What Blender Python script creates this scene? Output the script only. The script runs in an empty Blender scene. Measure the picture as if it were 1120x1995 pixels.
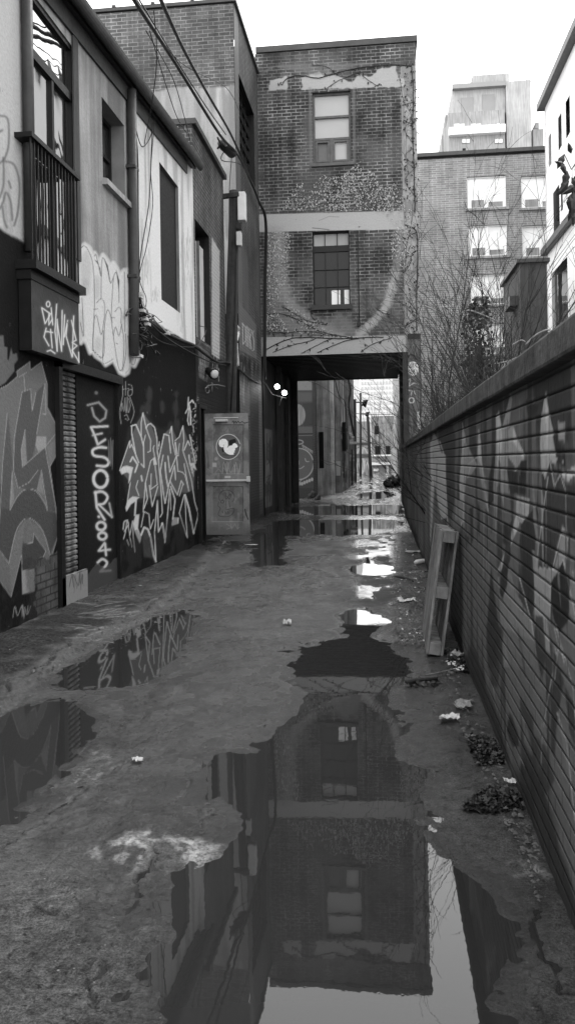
import bpy, math, random
import numpy as np
from mathutils import Vector, Matrix
random.seed(7); RNG = np.random.RandomState(11)
scn = bpy.context.scene
COL = scn.collection
# ---------------------------------------------------------------- camera model
F = 1600.0; CX = 560.0; CY = 900.0; TH = 0.016; H = 1.5; PSI = math.atan(184/F)
cT, sT, cP, sP = math.cos(TH), math.sin(TH), math.cos(PSI), math.sin(PSI)
def ray(px, py):
    dx, dy = px-CX, py-CY
    u = dx*cT-dy*sT; v = dx*sT+dy*cT
    return (cP*u-sP*F, sP*u+cP*F, -v)
def on_x(px, py, X):
    r = ray(px, py); t = X/r[0]; return (r[1]*t, H+r[2]*t)          # Y, Z
def on_y(px, py, Y):
    r = ray(px, py); t = Y/r[1]; return (r[0]*t, H+r[2]*t)          # X, Z
def on_z(px, py, Z=0.0):
    r = ray(px, py); t = (Z-H)/r[2]; return (r[0]*t, r[1]*t)        # X, Y
def proj(X, Y, Z):
    d = -sP*X+cP*Y; r = cP*X+sP*Y
    u = F*r/d; v = -F*(Z-H)/d
    return (CX+u*cT+v*sT, CY-u*sT+v*cT)
XL = -3.28; XR = 0.577; YB = 22.6
cam = bpy.data.cameras.new("camera"); camo = bpy.data.objects.new("camera", cam); COL.objects.link(camo)
cam.sensor_fit = 'VERTICAL'; cam.sensor_height = 36; cam.sensor_width = 36; cam.lens = 36*F/1995
cam.shift_y = -(1995/2-CY)/1995; cam.clip_start = 0.05; cam.clip_end = 2000
camo.matrix_world = Matrix.Translation((0, 0, H)) @ Matrix.Rotation(PSI, 4, 'Z') @ Matrix.Rotation(math.pi/2, 4, 'X') @ Matrix.Rotation(-TH, 4, 'Z')
scn.camera = camo
# ---------------------------------------------------------------- object helpers
def tag(o, label=None, cat=None, group=None, kind=None):
    if label: o['label'] = label
    if cat: o['category'] = cat
    if group: o['group'] = group
    if kind: o['kind'] = kind
    return o
def thing(name, label, cat, base=(0, 0, 0), group=None):
    o = bpy.data.objects.new(name, None); COL.objects.link(o); o.location = base
    return tag(o, label, cat, group)
def wloc(o):
    v = Vector(o.location)
    while o.parent: o = o.parent; v += Vector(o.location)
    return v
def link(name, me, m, parent=None, local=False):
    o = bpy.data.objects.new(name, me); COL.objects.link(o)
    if m: me.materials.append(m)
    if parent:
        o.parent = parent
        if not local: o.location = -wloc(parent)
    return o
class MB:
    def __init__(s): s.v = []; s.f = []; s.sm = []
    def add(s, vs, fs, smooth=False):
        b = len(s.v); s.v += [tuple(map(float, p)) for p in vs]
        s.f += [tuple(b+i for i in f) for f in fs]; s.sm += [smooth]*len(fs); return s
    def box(s, x0, x1, y0, y1, z0, z1):
        x0, x1 = min(x0, x1), max(x0, x1); y0, y1 = min(y0, y1), max(y0, y1); z0, z1 = min(z0, z1), max(z0, z1)
        v = [(x0,y0,z0),(x1,y0,z0),(x1,y1,z0),(x0,y1,z0),(x0,y0,z1),(x1,y0,z1),(x1,y1,z1),(x0,y1,z1)]
        return s.add(v, [(0,3,2,1),(4,5,6,7),(0,1,5,4),(1,2,6,5),(2,3,7,6),(3,0,4,7)])
    def hexa(s, v):   # 8 corners, bottom ring then top ring
        return s.add(v, [(0,3,2,1),(4,5,6,7),(0,1,5,4),(1,2,6,5),(2,3,7,6),(3,0,4,7)])
    def tube(s, pts, r, n=6, cap=True, smooth=True):
        pts = [Vector(p) for p in pts]; k = len(pts)
        rs = r if isinstance(r, (list, tuple)) else [r]*k
        vs = []; up = Vector((0.13, 0.21, 0.97))
        for i, p in enumerate(pts):
            d = (pts[min(i+1, k-1)]-pts[max(i-1, 0)])
            if d.length < 1e-9: d = Vector((0, 0, 1))
            d.normalize(); a = d.cross(up)
            if a.length < 1e-3: a = d.cross(Vector((1, 0, 0)))
            a.normalize(); b = d.cross(a)
            for j in range(n):
                t = 2*math.pi*j/n; vs.append(p+(a*math.cos(t)+b*math.sin(t))*rs[i])
        fs = [(i*n+j, i*n+(j+1) % n, (i+1)*n+(j+1) % n, (i+1)*n+j) for i in range(k-1) for j in range(n)]
        if cap: fs += [tuple(range(n))[::-1], tuple((k-1)*n+j for j in range(n))]
        return s.add(vs, fs, smooth)
    def beam(s, a, b, w, h, up=(0, 0, 1)):
        a, b, up = Vector(a), Vector(b), Vector(up); d = (b-a).normalized()
        x = d.cross(up).normalized()*w/2; y = x.cross(d).normalized()*h/2
        return s.hexa([a-x-y, a+x-y, a+x+y, a-x+y, b-x-y, b+x-y, b+x+y, b-x+y])
    def prism(s, poly, axis, a, b):   # poly 2d in the plane normal to axis, extruded a..b
        n = len(poly); P = []
        for t in (a, b):
            for p, q in poly: P.append({'x': (t, p, q), 'y': (p, t, q), 'z': (p, q, t)}[axis])
        return s.add(P, [tuple(range(n)), tuple(range(n, 2*n))[::-1]]+[(i, (i+1) % n, n+(i+1) % n, n+i) for i in range(n)])
    def build(s, name, m, parent=None, bevel=0, local=False):
        me = bpy.data.meshes.new(name); me.from_pydata(s.v, [], s.f); me.update()
        me.polygons.foreach_set('use_smooth', s.sm)
        import bmesh
        bm = bmesh.new(); bm.from_mesh(me); bmesh.ops.recalc_face_normals(bm, faces=bm.faces); bm.to_mesh(me); bm.free()
        o = link(name, me, m, parent, local)
        if bevel:
            md = o.modifiers.new('bevel', 'BEVEL'); md.width = bevel; md.segments = 2; md.limit_method = 'ANGLE'
        return o
# ---------------------------------------------------------------- numpy noise
def _h(i, j, s):
    n = (i.astype(np.int64)*374761393+j.astype(np.int64)*668265263+s*974711) & 0x7fffffff
    n = ((n ^ (n >> 13))*1274126177) & 0x7fffffff
    return ((n ^ (n >> 16)) & 0xffff)/65535.0
def vn(x, y, s=0):
    x = np.asarray(x, float); y = np.asarray(y, float)
    i = np.floor(x); j = np.floor(y); fx = x-i; fy = y-j; fx = fx*fx*(3-2*fx); fy = fy*fy*(3-2*fy)
    return ((_h(i, j, s)*(1-fx)+_h(i+1, j, s)*fx)*(1-fy)+(_h(i, j+1, s)*(1-fx)+_h(i+1, j+1, s)*fx)*fy)
def fbm(x, y, o=4, s=0):
    r = 0; a = .5; t = 0
    for k in range(o): r = r+a*vn(x*2**k, y*2**k, s+k*17); t += a; a *= .5
    return r/t
def sst(a, b, x):
    t = np.clip((x-a)/(b-a), 0, 1); return t*t*(3-2*t)
def sdpoly(P, X, Y):
    P = np.array(P, float); d = np.full(X.shape, 1e18); ins = np.zeros(X.shape, bool); n = len(P)
    for i in range(n):
        a = P[i]; b = P[(i+1) % n]; e = b-a; wx = X-a[0]; wy = Y-a[1]
        t = np.clip((wx*e[0]+wy*e[1])/max(e@e, 1e-12), 0, 1)
        d = np.minimum(d, (wx-e[0]*t)**2+(wy-e[1]*t)**2)
        if a[1] != b[1]:
            c = ((a[1] > Y) != (b[1] > Y)) & (X < (b[0]-a[0])*(Y-a[1])/(b[1]-a[1])+a[0]); ins ^= c
    return np.where(ins, -np.sqrt(d), np.sqrt(d))
def sdline(P, X, Y):
    P = np.array(P, float); d = np.full(X.shape, 1e18)
    for a, b in zip(P[:-1], P[1:]):
        e = b-a; wx = X-a[0]; wy = Y-a[1]
        t = np.clip((wx*e[0]+wy*e[1])/max(e@e, 1e-12), 0, 1)
        d = np.minimum(d, (wx-e[0]*t)**2+(wy-e[1]*t)**2)
    return np.sqrt(d)
def smooth(P, k=4, closed=False):
    P = [np.array(p, float) for p in P]; n = len(P); out = []
    for i in range(n if closed else n-1):
        p0 = P[(i-1) % n] if closed else P[max(i-1, 0)]; p1 = P[i]; p2 = P[(i+1) % n]
        p3 = P[(i+2) % n] if closed else P[min(i+2, n-1)]
        for j in range(k):
            t = j/k; out.append(.5*((2*p1)+(-p0+p2)*t+(2*p0-5*p1+4*p2-p3)*t*t+(-p0+3*p1-3*p2+p3)*t**3))
    if not closed: out.append(P[-1])
    return [tuple(p) for p in out]
def S(ox, oy, k, P): return [(ox+x/k, oy+y/k) for x, y in P]
def ell(cx, cy, rx, ry, n=24, a0=0, a1=360):
    return [(cx+rx*math.cos(math.radians(a0+(a1-a0)*i/n)), cy+ry*math.sin(math.radians(a0+(a1-a0)*i/n))) for i in range(n+(a1-a0 != 360))]
class Canvas:
    """A wall sheet whose vertices carry a coat of paint (value, cover). axis 'x': plane X=c, (Y,Z); axis 'y': plane Y=c, (X,Z); 'z': floor (X,Y)."""
    def __init__(s, axis, c, us, vs, holes=()):
        us = sorted(set([round(float(u), 4) for u in us]+[round(h, 4) for q in holes for h in q[:2]]))
        vs = sorted(set([round(float(v), 4) for v in vs]+[round(h, 4) for q in holes for h in q[2:]]))
        us = [u for i, u in enumerate(us) if i == 0 or u-us[i-1] > 1e-3 or any(abs(u-h) < 1e-4 for q in holes for h in q[:2])]
        s.axis = axis; s.c = c; s.us = np.array(us); s.vs = np.array(vs); s.holes = holes
        s.U, s.W = np.meshgrid(s.us, s.vs, indexing='ij')
        if axis == 'x': s.PX, s.PY = proj(c, s.U, s.W)
        elif axis == 'y': s.PX, s.PY = proj(s.U, c, s.W)
        else: s.PX, s.PY = proj(s.U, np.maximum(s.W, .3), 0)
        s.V = np.zeros(s.U.shape); s.A = np.zeros(s.U.shape)
    def comp(s, ix, a, val):
        A = s.A[ix]; V = s.V[ix]; An = a+A*(1-a)
        s.V[ix] = np.where(An > 1e-6, (val*a+V*A*(1-a))/np.maximum(An, 1e-6), V); s.A[ix] = An
    def _sel(s, P, m):
        P = np.array(P); lo = P.min(0)-m; hi = P.max(0)+m
        return (s.PX >= lo[0]) & (s.PX <= hi[0]) & (s.PY >= lo[1]) & (s.PY <= hi[1])
    def poly(s, P, val, a=1.0, soft=1.2, rough=0, grow=0):
        ix = s._sel(P, soft*2+grow+4); 
        if not ix.any(): return
        d = sdpoly(P, s.PX[ix], s.PY[ix])-grow
        if rough: d = d+rough*(fbm(s.U[ix]*9, s.W[ix]*9, 4, 5)-.5)*2
        s.comp(ix, a*(1-sst(-soft, soft, d)), val)
    def line(s, P, w, val, a=1.0, soft=0.7, rough=0, dry=0):
        ix = s._sel(P, w+soft*2+4)
        if not ix.any(): return
        d = sdline(P, s.PX[ix], s.PY[ix])-w/2
        if rough: d = d+rough*(fbm(s.U[ix]*9, s.W[ix]*9, 4, 5)-.5)*2
        al = a*(1-sst(-soft, soft, d))
        if dry: al = al*(1-dry*sst(.45, .65, fbm(s.U[ix]*25, s.W[ix]*25, 3, 9)))
        s.comp(ix, al, val)
    def field(s, al, val): s.comp(np.ones(s.U.shape, bool), np.clip(np.asarray(al, float)+0*s.U, 0, 1).ravel(), val)
    def build(s, name, m, parent=None, disp=None, flip=False, extra=None, local=False, smooth_=True):
        nu, nv = s.U.shape
        c = s.c if disp is None else s.c+disp
        X, Y, Z = {'x': (c+0*s.U, s.U, s.W), 'y': (s.U, c+0*s.U, s.W), 'z': (s.U, s.W, c+0*s.U)}[s.axis]
        co = np.stack([X, Y, Z], -1).reshape(-1, 3).astype(np.float32)
        i = np.arange(nu-1)[:, None]*nv+np.arange(nv-1)[None, :]
        keep = np.ones(i.shape, bool)
        for (u0, u1, v0, v1) in s.holes:
            uc = (s.us[:-1]+s.us[1:])/2; vc = (s.vs[:-1]+s.vs[1:])/2
            keep &= ~(((uc > u0) & (uc < u1))[:, None] & ((vc > v0) & (vc < v1))[None, :])
        i = i[keep]; q = np.stack([i, i+nv, i+nv+1, i+1], -1)
        if flip: q = q[:, ::-1]
        me = bpy.data.meshes.new(name); me.vertices.add(len(co)); me.vertices.foreach_set('co', co.ravel())
        me.loops.add(q.size); me.loops.foreach_set('vertex_index', q.ravel().astype(np.int32))
        me.polygons.add(len(q)); me.polygons.foreach_set('loop_start', np.arange(0, q.size, 4, dtype=np.int32))
        me.polygons.foreach_set('loop_total', np.full(len(q), 4, np.int32))
        me.update(calc_edges=True)
        if disp is not None and smooth_: me.polygons.foreach_set('use_smooth', np.ones(len(q), bool))
        for nm, arr in [('pv', s.V), ('pa', s.A)]+list((extra or {}).items()):
            at = me.attributes.new(nm, 'FLOAT', 'POINT'); at.data.foreach_set('value', np.clip(arr, 0, 1).ravel().astype(np.float32))
        return link(name, me, m, parent, local)
def pxlines(fn, p0, p1, step): return [fn(p) for p in np.arange(p0, p1, step)]
# ---------------------------------------------------------------- materials
class NT:
    def __init__(s, name):
        s.m = bpy.data.materials.new(name); s.m.use_nodes = True; s.t = s.m.node_tree; s.t.nodes.clear()
        s.out = s.n('ShaderNodeOutputMaterial'); s.b = s.n('ShaderNodeBsdfPrincipled'); s.t.links.new(s.b.outputs[0], s.out.inputs[0])
    def n(s, t, **k):
        x = s.t.nodes.new(t)
        for a, b in k.items(): setattr(x, a, b)
        return x
    def l(s, a, b): s.t.links.new(a, b)
    def val(s, sock, x):
        if hasattr(x, 'links') or hasattr(x, 'is_linked'): s.l(x, sock)
        else:
            try: sock.default_value = x
            except Exception: sock.default_value = (x, x, x) if len(sock.default_value) == 3 else (x, x, x, 1)
    def math(s, op, a, b=0.0, c=0.0, clamp=False):
        x = s.n('ShaderNodeMath', operation=op, use_clamp=clamp)
        for i, q in enumerate((a, b, c)): s.val(x.inputs[i], q)
        return x.outputs[0]
    def mix(s, f, a, b):
        x = s.n('ShaderNodeMix', data_type='FLOAT'); s.val(x.inputs[0], f); s.val(x.inputs[2], a); s.val(x.inputs[3], b); return x.outputs[0]
    def rng(s, v, a, b, c=0.0, d=1.0):
        x = s.n('ShaderNodeMapRange', clamp=True); s.val(x.inputs[0], v)
        for i, q in enumerate((a, b, c, d)): s.val(x.inputs[i+1], q)
        return x.outputs[0]
    def attr(s, nm): return s.n('ShaderNodeAttribute', attribute_name=nm).outputs['Fac']
    def pos(s): return s.n('ShaderNodeTexCoord').outputs['Object']
    def noise(s, v, scale, det=4, rough=.55):
        x = s.n('ShaderNodeTexNoise'); s.l(v, x.inputs['Vector']); x.inputs['Scale'].default_value = scale
        x.inputs['Detail'].default_value = det; x.inputs['Roughness'].default_value = rough; return x.outputs['Fac']
    def scalev(s, v, xyz):
        x = s.n('ShaderNodeVectorMath', operation='MULTIPLY'); s.l(v, x.inputs[0]); x.inputs[1].default_value = xyz; return x.outputs[0]
    def wallv(s):
        g = s.pos(); sep = s.n('ShaderNodeSeparateXYZ'); s.l(g, sep.inputs[0])
        nn = s.n('ShaderNodeNewGeometry'); sn = s.n('ShaderNodeSeparateXYZ'); s.l(nn.outputs['True Normal'], sn.inputs[0])
        k = s.math('GREATER_THAN', s.math('ABSOLUTE', sn.outputs[0]), .6)
        c = s.n('ShaderNodeCombineXYZ'); s.l(s.mix(k, sep.outputs[0], sep.outputs[1]), c.inputs[0]); s.l(sep.outputs[2], c.inputs[1]); return c.outputs[0]
    def bump(s, hgt, dist, strength=1.0, prev=None):
        x = s.n('ShaderNodeBump'); s.l(hgt, x.inputs['Height']); x.inputs['Distance'].default_value = dist; x.inputs['Strength'].default_value = strength
        if prev is not None: s.l(prev, x.inputs['Normal'])
        return x.outputs[0]
    def fin(s, col, rough, nrm=None, metal=0.0, spec=.5):
        s.val(s.b.inputs['Base Color'], col) if hasattr(col, 'links') is False else None
        if isinstance(col, (int, float)): s.b.inputs['Base Color'].default_value = (col, col, col, 1)
        else: s.l(col, s.b.inputs['Base Color'])
        s.val(s.b.inputs['Roughness'], rough); s.val(s.b.inputs['Metallic'], metal); s.val(s.b.inputs['Specular IOR Level'], spec)
        if nrm is not None: s.l(nrm, s.b.inputs['Normal'])
        return s.m
def simple(name, c, rough=.7, var=.3, scale=6, bump=.003, metal=0.0, streak=0.0, spec=.2, bscale=None):
    t = NT(name); p = t.pos(); n1 = t.noise(p, scale, 5, .65)
    f = t.rng(n1, .25, .75, 1-var, 1+var)
    if streak:
        n2 = t.noise(t.scalev(p, (7, 7, .5)), 1.0, 4, .6); f = t.math('MULTIPLY', f, t.rng(n2, .35, .7, 1-streak, 1+streak*.4))
    col = t.math('MULTIPLY', f, c)
    n3 = t.noise(p, bscale or scale*6, 4, .6)
    return t.fin(col, t.rng(n3, .2, .8, max(rough-.12, .02), min(rough+.12, 1)), t.bump(n3, bump) if bump else None, metal, spec)
def wallmat(name, c, rough=.8, var=.25, scale=.9, streak=.25, grain=.15, brick=None, paint=False, bump=.004, spec=.15, painted_gloss=.55):
    """plaster / brick wall. brick=dict(w,h,m,c2,mc,depth,patch)"""
    t = NT(name); v = t.wallv()
    big = t.noise(v, scale, 5, .6); fine = t.noise(v, 28, 4, .65)
    st = t.noise(t.scalev(v, (5, .35, 1)), 1.0, 5, .65)
    f = t.rng(big, .3, .7, 1-var, 1+var)
    f = t.math('MULTIPLY', f, t.rng(st, .35, .65, 1-streak, 1+streak*.5))
    f = t.math('MULTIPLY', f, t.rng(fine, .3, .7, 1-grain, 1+grain))
    base = c; hgt = None
    if brick:
        bt = t.n('ShaderNodeTexBrick'); 
        wob = t.noise(v, 6, 2); wv = t.n('ShaderNodeVectorMath', operation='ADD'); cc = t.n('ShaderNodeCombineXYZ')
        t.l(t.rng(wob, 0, 1, -.006, .006), cc.inputs[1]); t.l(t.rng(wob, 0, 1, -.01, .01), cc.inputs[0]); t.l(v, wv.inputs[0]); t.l(cc.outputs[0], wv.inputs[1])
        t.l(wv.outputs[0], bt.inputs['Vector']); bt.offset = .5
        bt.inputs['Scale'].default_value = 1; bt.inputs['Brick Width'].default_value = brick['w']; bt.inputs['Row Height'].default_value = brick['h']
        bt.inputs['Mortar Size'].default_value = brick['m']; bt.inputs['Mortar Smooth'].default_value = .25; bt.inputs['Bias'].default_value = brick.get('bias', 0)
        c2 = brick.get('c2', c); bt.inputs['Color1'].default_value = (c, c, c, 1); bt.inputs['Color2'].default_value = (c2, c2, c2, 1)
        bt.inputs['Mortar'].default_value = (c, c, c, 1)
        sc = t.n('ShaderNodeSeparateColor'); t.l(bt.outputs['Color'], sc.inputs[0])
        # mortar shows more in some areas than others
        mm = t.noise(v, brick.get('patch', 1.7), 6, .7)
        mk = t.math('MULTIPLY', bt.outputs['Fac'], t.rng(mm, .35, .62, brick.get('mlo', .25), 1))
        base = t.mix(mk, sc.outputs[0], brick['mc'])
        hgt = t.math('MULTIPLY', bt.outputs['Fac'], -1.0)
    col = t.math('MULTIPLY', f, base)
    rr = t.rng(fine, .2, .8, rough-.1, min(rough+.1, 1))
    if paint:
        pa = t.attr('pa'); pv = t.math('MULTIPLY', t.attr('pv'), t.rng(fine, .3, .7, .9, 1.1))
        wear = t.rng(t.noise(v, 7, 6, .75), .30, .36, 0.15, 1)
        pa = t.math('MULTIPLY', pa, wear)
        if hgt is not None and brick.get('cover'): hgt = t.math('MULTIPLY', hgt, t.math('SUBTRACT', 1.0, pa))
        if brick and not brick.get('cover'): # joints stay darker where paint covers them
            pv = t.math('MULTIPLY', pv, t.mix(bt.outputs['Fac'], 1.0, brick.get('pj', .75)))
        col = t.mix(pa, col, pv); rr = t.mix(pa, rr, painted_gloss)
    nb = t.bump(t.math('ADD', fine, t.math('MULTIPLY', big, 2)), bump)
    if hgt is not None: nb = t.bump(hgt, brick.get('depth', .01), 1.0, nb)
    return t.fin(col, rr, nb, 0.0, spec)
def glass(name, c=.02, rough=.03, ior=1.6, wav=.0015, spec=1.0):
    t = NT(name); n = t.noise(t.pos(), 1.6, 2)
    m = t.fin(c, rough, t.bump(n, wav*6), 0.0, spec); t.b.inputs['IOR'].default_value = ior; return m
M = {}
M['dark'] = simple('black_painted_metal', .010, .45, .3, 9, .001)
M['grey_metal'] = simple('grey_metal', .10, .5, .3, 9, .001)
M['light_metal'] = simple('pale_metal', .45, .45, .2, 9, .001)
M['wood_pole'] = simple('weathered_pole_wood', .045, .85, .4, 8, .004, streak=.5)
M['pallet'] = simple('pallet_wood', .21, .85, .45, 9, .004, streak=.6)
M['concrete'] = simple('concrete', .28, .85, .25, 2.5, .004, streak=.3)
M['roofing'] = simple('gutter_metal', .04, .55, .35, 4, .002)
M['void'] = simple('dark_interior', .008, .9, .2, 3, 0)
M['cable'] = simple('cable_sheath', .02, .5, .2, 20, 0)
M['glass'] = glass('window_glass')
M['glass_strong'] = glass('mirror_like_glass', .015, .02, 2.6, .001)
M['blind'] = simple('pale_blind', .82, .8, .08, 3, 0)
M['paper'] = simple('wet_paper', .5, .6, .15, 20, .002)
M['leaf'] = simple('wet_dead_leaves', .022, .3, .6, 18, .004)
M['bark'] = simple('bare_twig_bark', .028, .8, .4, 12, 0)
M['plastic_bag'] = simple('black_bin_liner', .012, .25, .2, 7, .01)
# ---------------------------------------------------------------- light
w = bpy.data.worlds.new("World"); scn.world = w; w.use_nodes = True; nt = w.node_tree; nt.nodes.clear()
sky = nt.nodes.new('ShaderNodeTexSky'); sky.sky_type = 'NISHITA'; sky.sun_disc = False
SUN_EL, SUN_AZ = math.radians(52), math.radians(20)     # azimuth from +Y towards +X
sky.sun_elevation = SUN_EL; sky.sun_rotation = SUN_AZ; sky.dust_density = 4; sky.air_density = 1.2
bw = nt.nodes.new('ShaderNodeRGBToBW'); mx = nt.nodes.new('ShaderNodeMix'); mx.data_type = 'FLOAT'
mx.inputs[0].default_value = .8; mx.inputs[3].default_value = 12.0   # cloud layer evens out the clear sky
bg = nt.nodes.new('ShaderNodeBackground'); bg.inputs[1].default_value = .12; wo = nt.nodes.new('ShaderNodeOutputWorld')
nt.links.new(sky.outputs[0], bw.inputs[0]); nt.links.new(bw.outputs[0], mx.inputs[2]); nt.links.new(mx.outputs[0], bg.inputs[0]); nt.links.new(bg.outputs[0], wo.inputs[0])
sl = bpy.data.lights.new('sun', 'SUN'); sl.energy = 0.6; sl.angle = math.radians(25); sl.color = (1, 1, 1)
so = bpy.data.objects.new('sun', sl); COL.objects.link(so)
d = Vector((math.sin(SUN_AZ)*math.cos(SUN_EL), math.cos(SUN_AZ)*math.cos(SUN_EL), math.sin(SUN_EL)))
so.rotation_euler = d.to_track_quat('Z', 'Y').to_euler(); so.location = (0, 20, 40)
scn.view_settings.view_transform = 'Standard'; scn.view_settings.look = 'None'; scn.view_settings.gamma = 1
scn.view_settings.exposure = 1.25
scn.render.engine = 'CYCLES'; scn.cycles.use_denoising = True
scn.cycles.max_bounces = 8; scn.cycles.diffuse_bounces = 5; scn.cycles.glossy_bounces = 4
# ================================================================ near left building
def LY(px, py=700, X=XL): return on_x(px, py, X)[0]
def LZ(px, py, X=XL): return on_x(px, py, X)[1]
def scrib(c, x0, x1, y0, y1, n, w, val, a=.7, seed=0, slant=0, soft=.6):
    r = random.Random(seed); P = []
    for i in range(n):
        t = i/max(n-1, 1); P.append((x0+(x1-x0)*(t+r.uniform(-.12, .12)), (y0 if i % 2 else y1)+r.uniform(-.2, .2)*(y1-y0)+slant*t))
    c.line(smooth(P, 3), w, val, a, soft)
def G1(c):  # big grey block-letter piece, near left
    g = lambda P: S(0, 660, 3.323, P)
    c.poly(g([(-40,-20),(25,-20),(30,50),(50,55),(50,130),(60,140),(75,60),(85,100),(110,95),(118,135),(95,165),(95,210),(35,285),(-40,330)]), .10, soft=1.5)
    out = g([(-60,360),(0,325),(50,300),(115,245),(112,210),(195,150),(200,203),(270,152),(307,290),(308,445),(383,590),(380,730),(325,830),(368,1130),(385,1250),(340,1400),(400,1480),(385,1545),(325,1575),(235,1520),(225,1630),(150,1655),(142,1400),(75,1670),(0,1565),(-60,1480)])
    c.poly(out, .12)
    c.poly(g([(110,550),(145,345),(200,325),(212,470),(235,350),(290,290),(240,620),(232,690),(210,780),(180,800),(165,590),(140,700),(150,828),(295,700),(370,1120),(310,1110),(270,850),(240,980),(190,972),(120,968),(85,850)]), .075)
    c.poly(g([(-40,900),(20,950),(70,1110),(110,1030),(150,985),(190,972),(240,990),(290,1060),(310,1110),(372,1130),(385,1250),(325,1400),(300,1300),(260,1215),(190,1160),(140,1190),(100,1270),(60,1450),(0,1370),(-40,1300)]), .06)
    c.poly(g([(55,480),(85,800),(60,1100),(10,1100),(20,800)]), .08)
    c.poly(g([(145,1320),(170,1325),(215,1320),(220,1260),(300,1375),(230,1520),(225,1490),(145,1500)]), .05)
    for P, v in [([(145,1500),(225,1490),(225,1630),(150,1652)], .24), ([(240,630),(302,632),(302,700),(250,730),(232,690)], .24), ([(165,590),(175,800),(145,828),(138,720)], .19), ([(82,860),(95,1040),(68,1100)], .19), ([(270,850),(285,1010),(240,980)], .18), ([(308,700),(375,640),(380,730),(325,820)], .15), ([(190,1180),(240,1210),(300,1340),(240,1280),(215,1250),(200,1310),(170,1320)], .13), ([(60,1455),(100,1280),(165,1180),(140,1400),(80,1640)], .14)]:
        c.poly(g(P), v)
    c.line(out, 1.1, .26)
    for P in [[(145,345),(200,325),(212,465),(235,348)], [(130,245),(180,215)], [(155,230),(165,335)], [(145,345),(95,640),(90,850),(120,968),(190,930),(250,850)], [(295,290),(240,620)], [(275,488),(300,488),(292,290)], [(165,590),(140,720),(150,828),(295,700)], [(295,700),(383,590)], [(82,860),(68,1110)], [(270,850),(310,1115)], [(295,700),(370,1130)], [(50,480),(20,800),(0,1200)], [(0,1370),(60,1455)], [(170,1325),(215,1320),(220,1260),(300,1375),(230,1520)]]:
        c.line(g(P), 1.1, .27)
    c.line(g(smooth([(68,1110),(110,1030),(150,985),(190,972),(240,990),(290,1060),(310,1115)])), 1.2, .27)
    c.line(g(smooth([(60,1455),(100,1270),(140,1190),(190,1160),(260,1215),(300,1300),(335,1440)])), 1.3, .28)
    scrib(c, 28, 58, 660+1730/3.323, 660+1800/3.323, 14, 1.3, .25, .8, 3)
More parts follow.
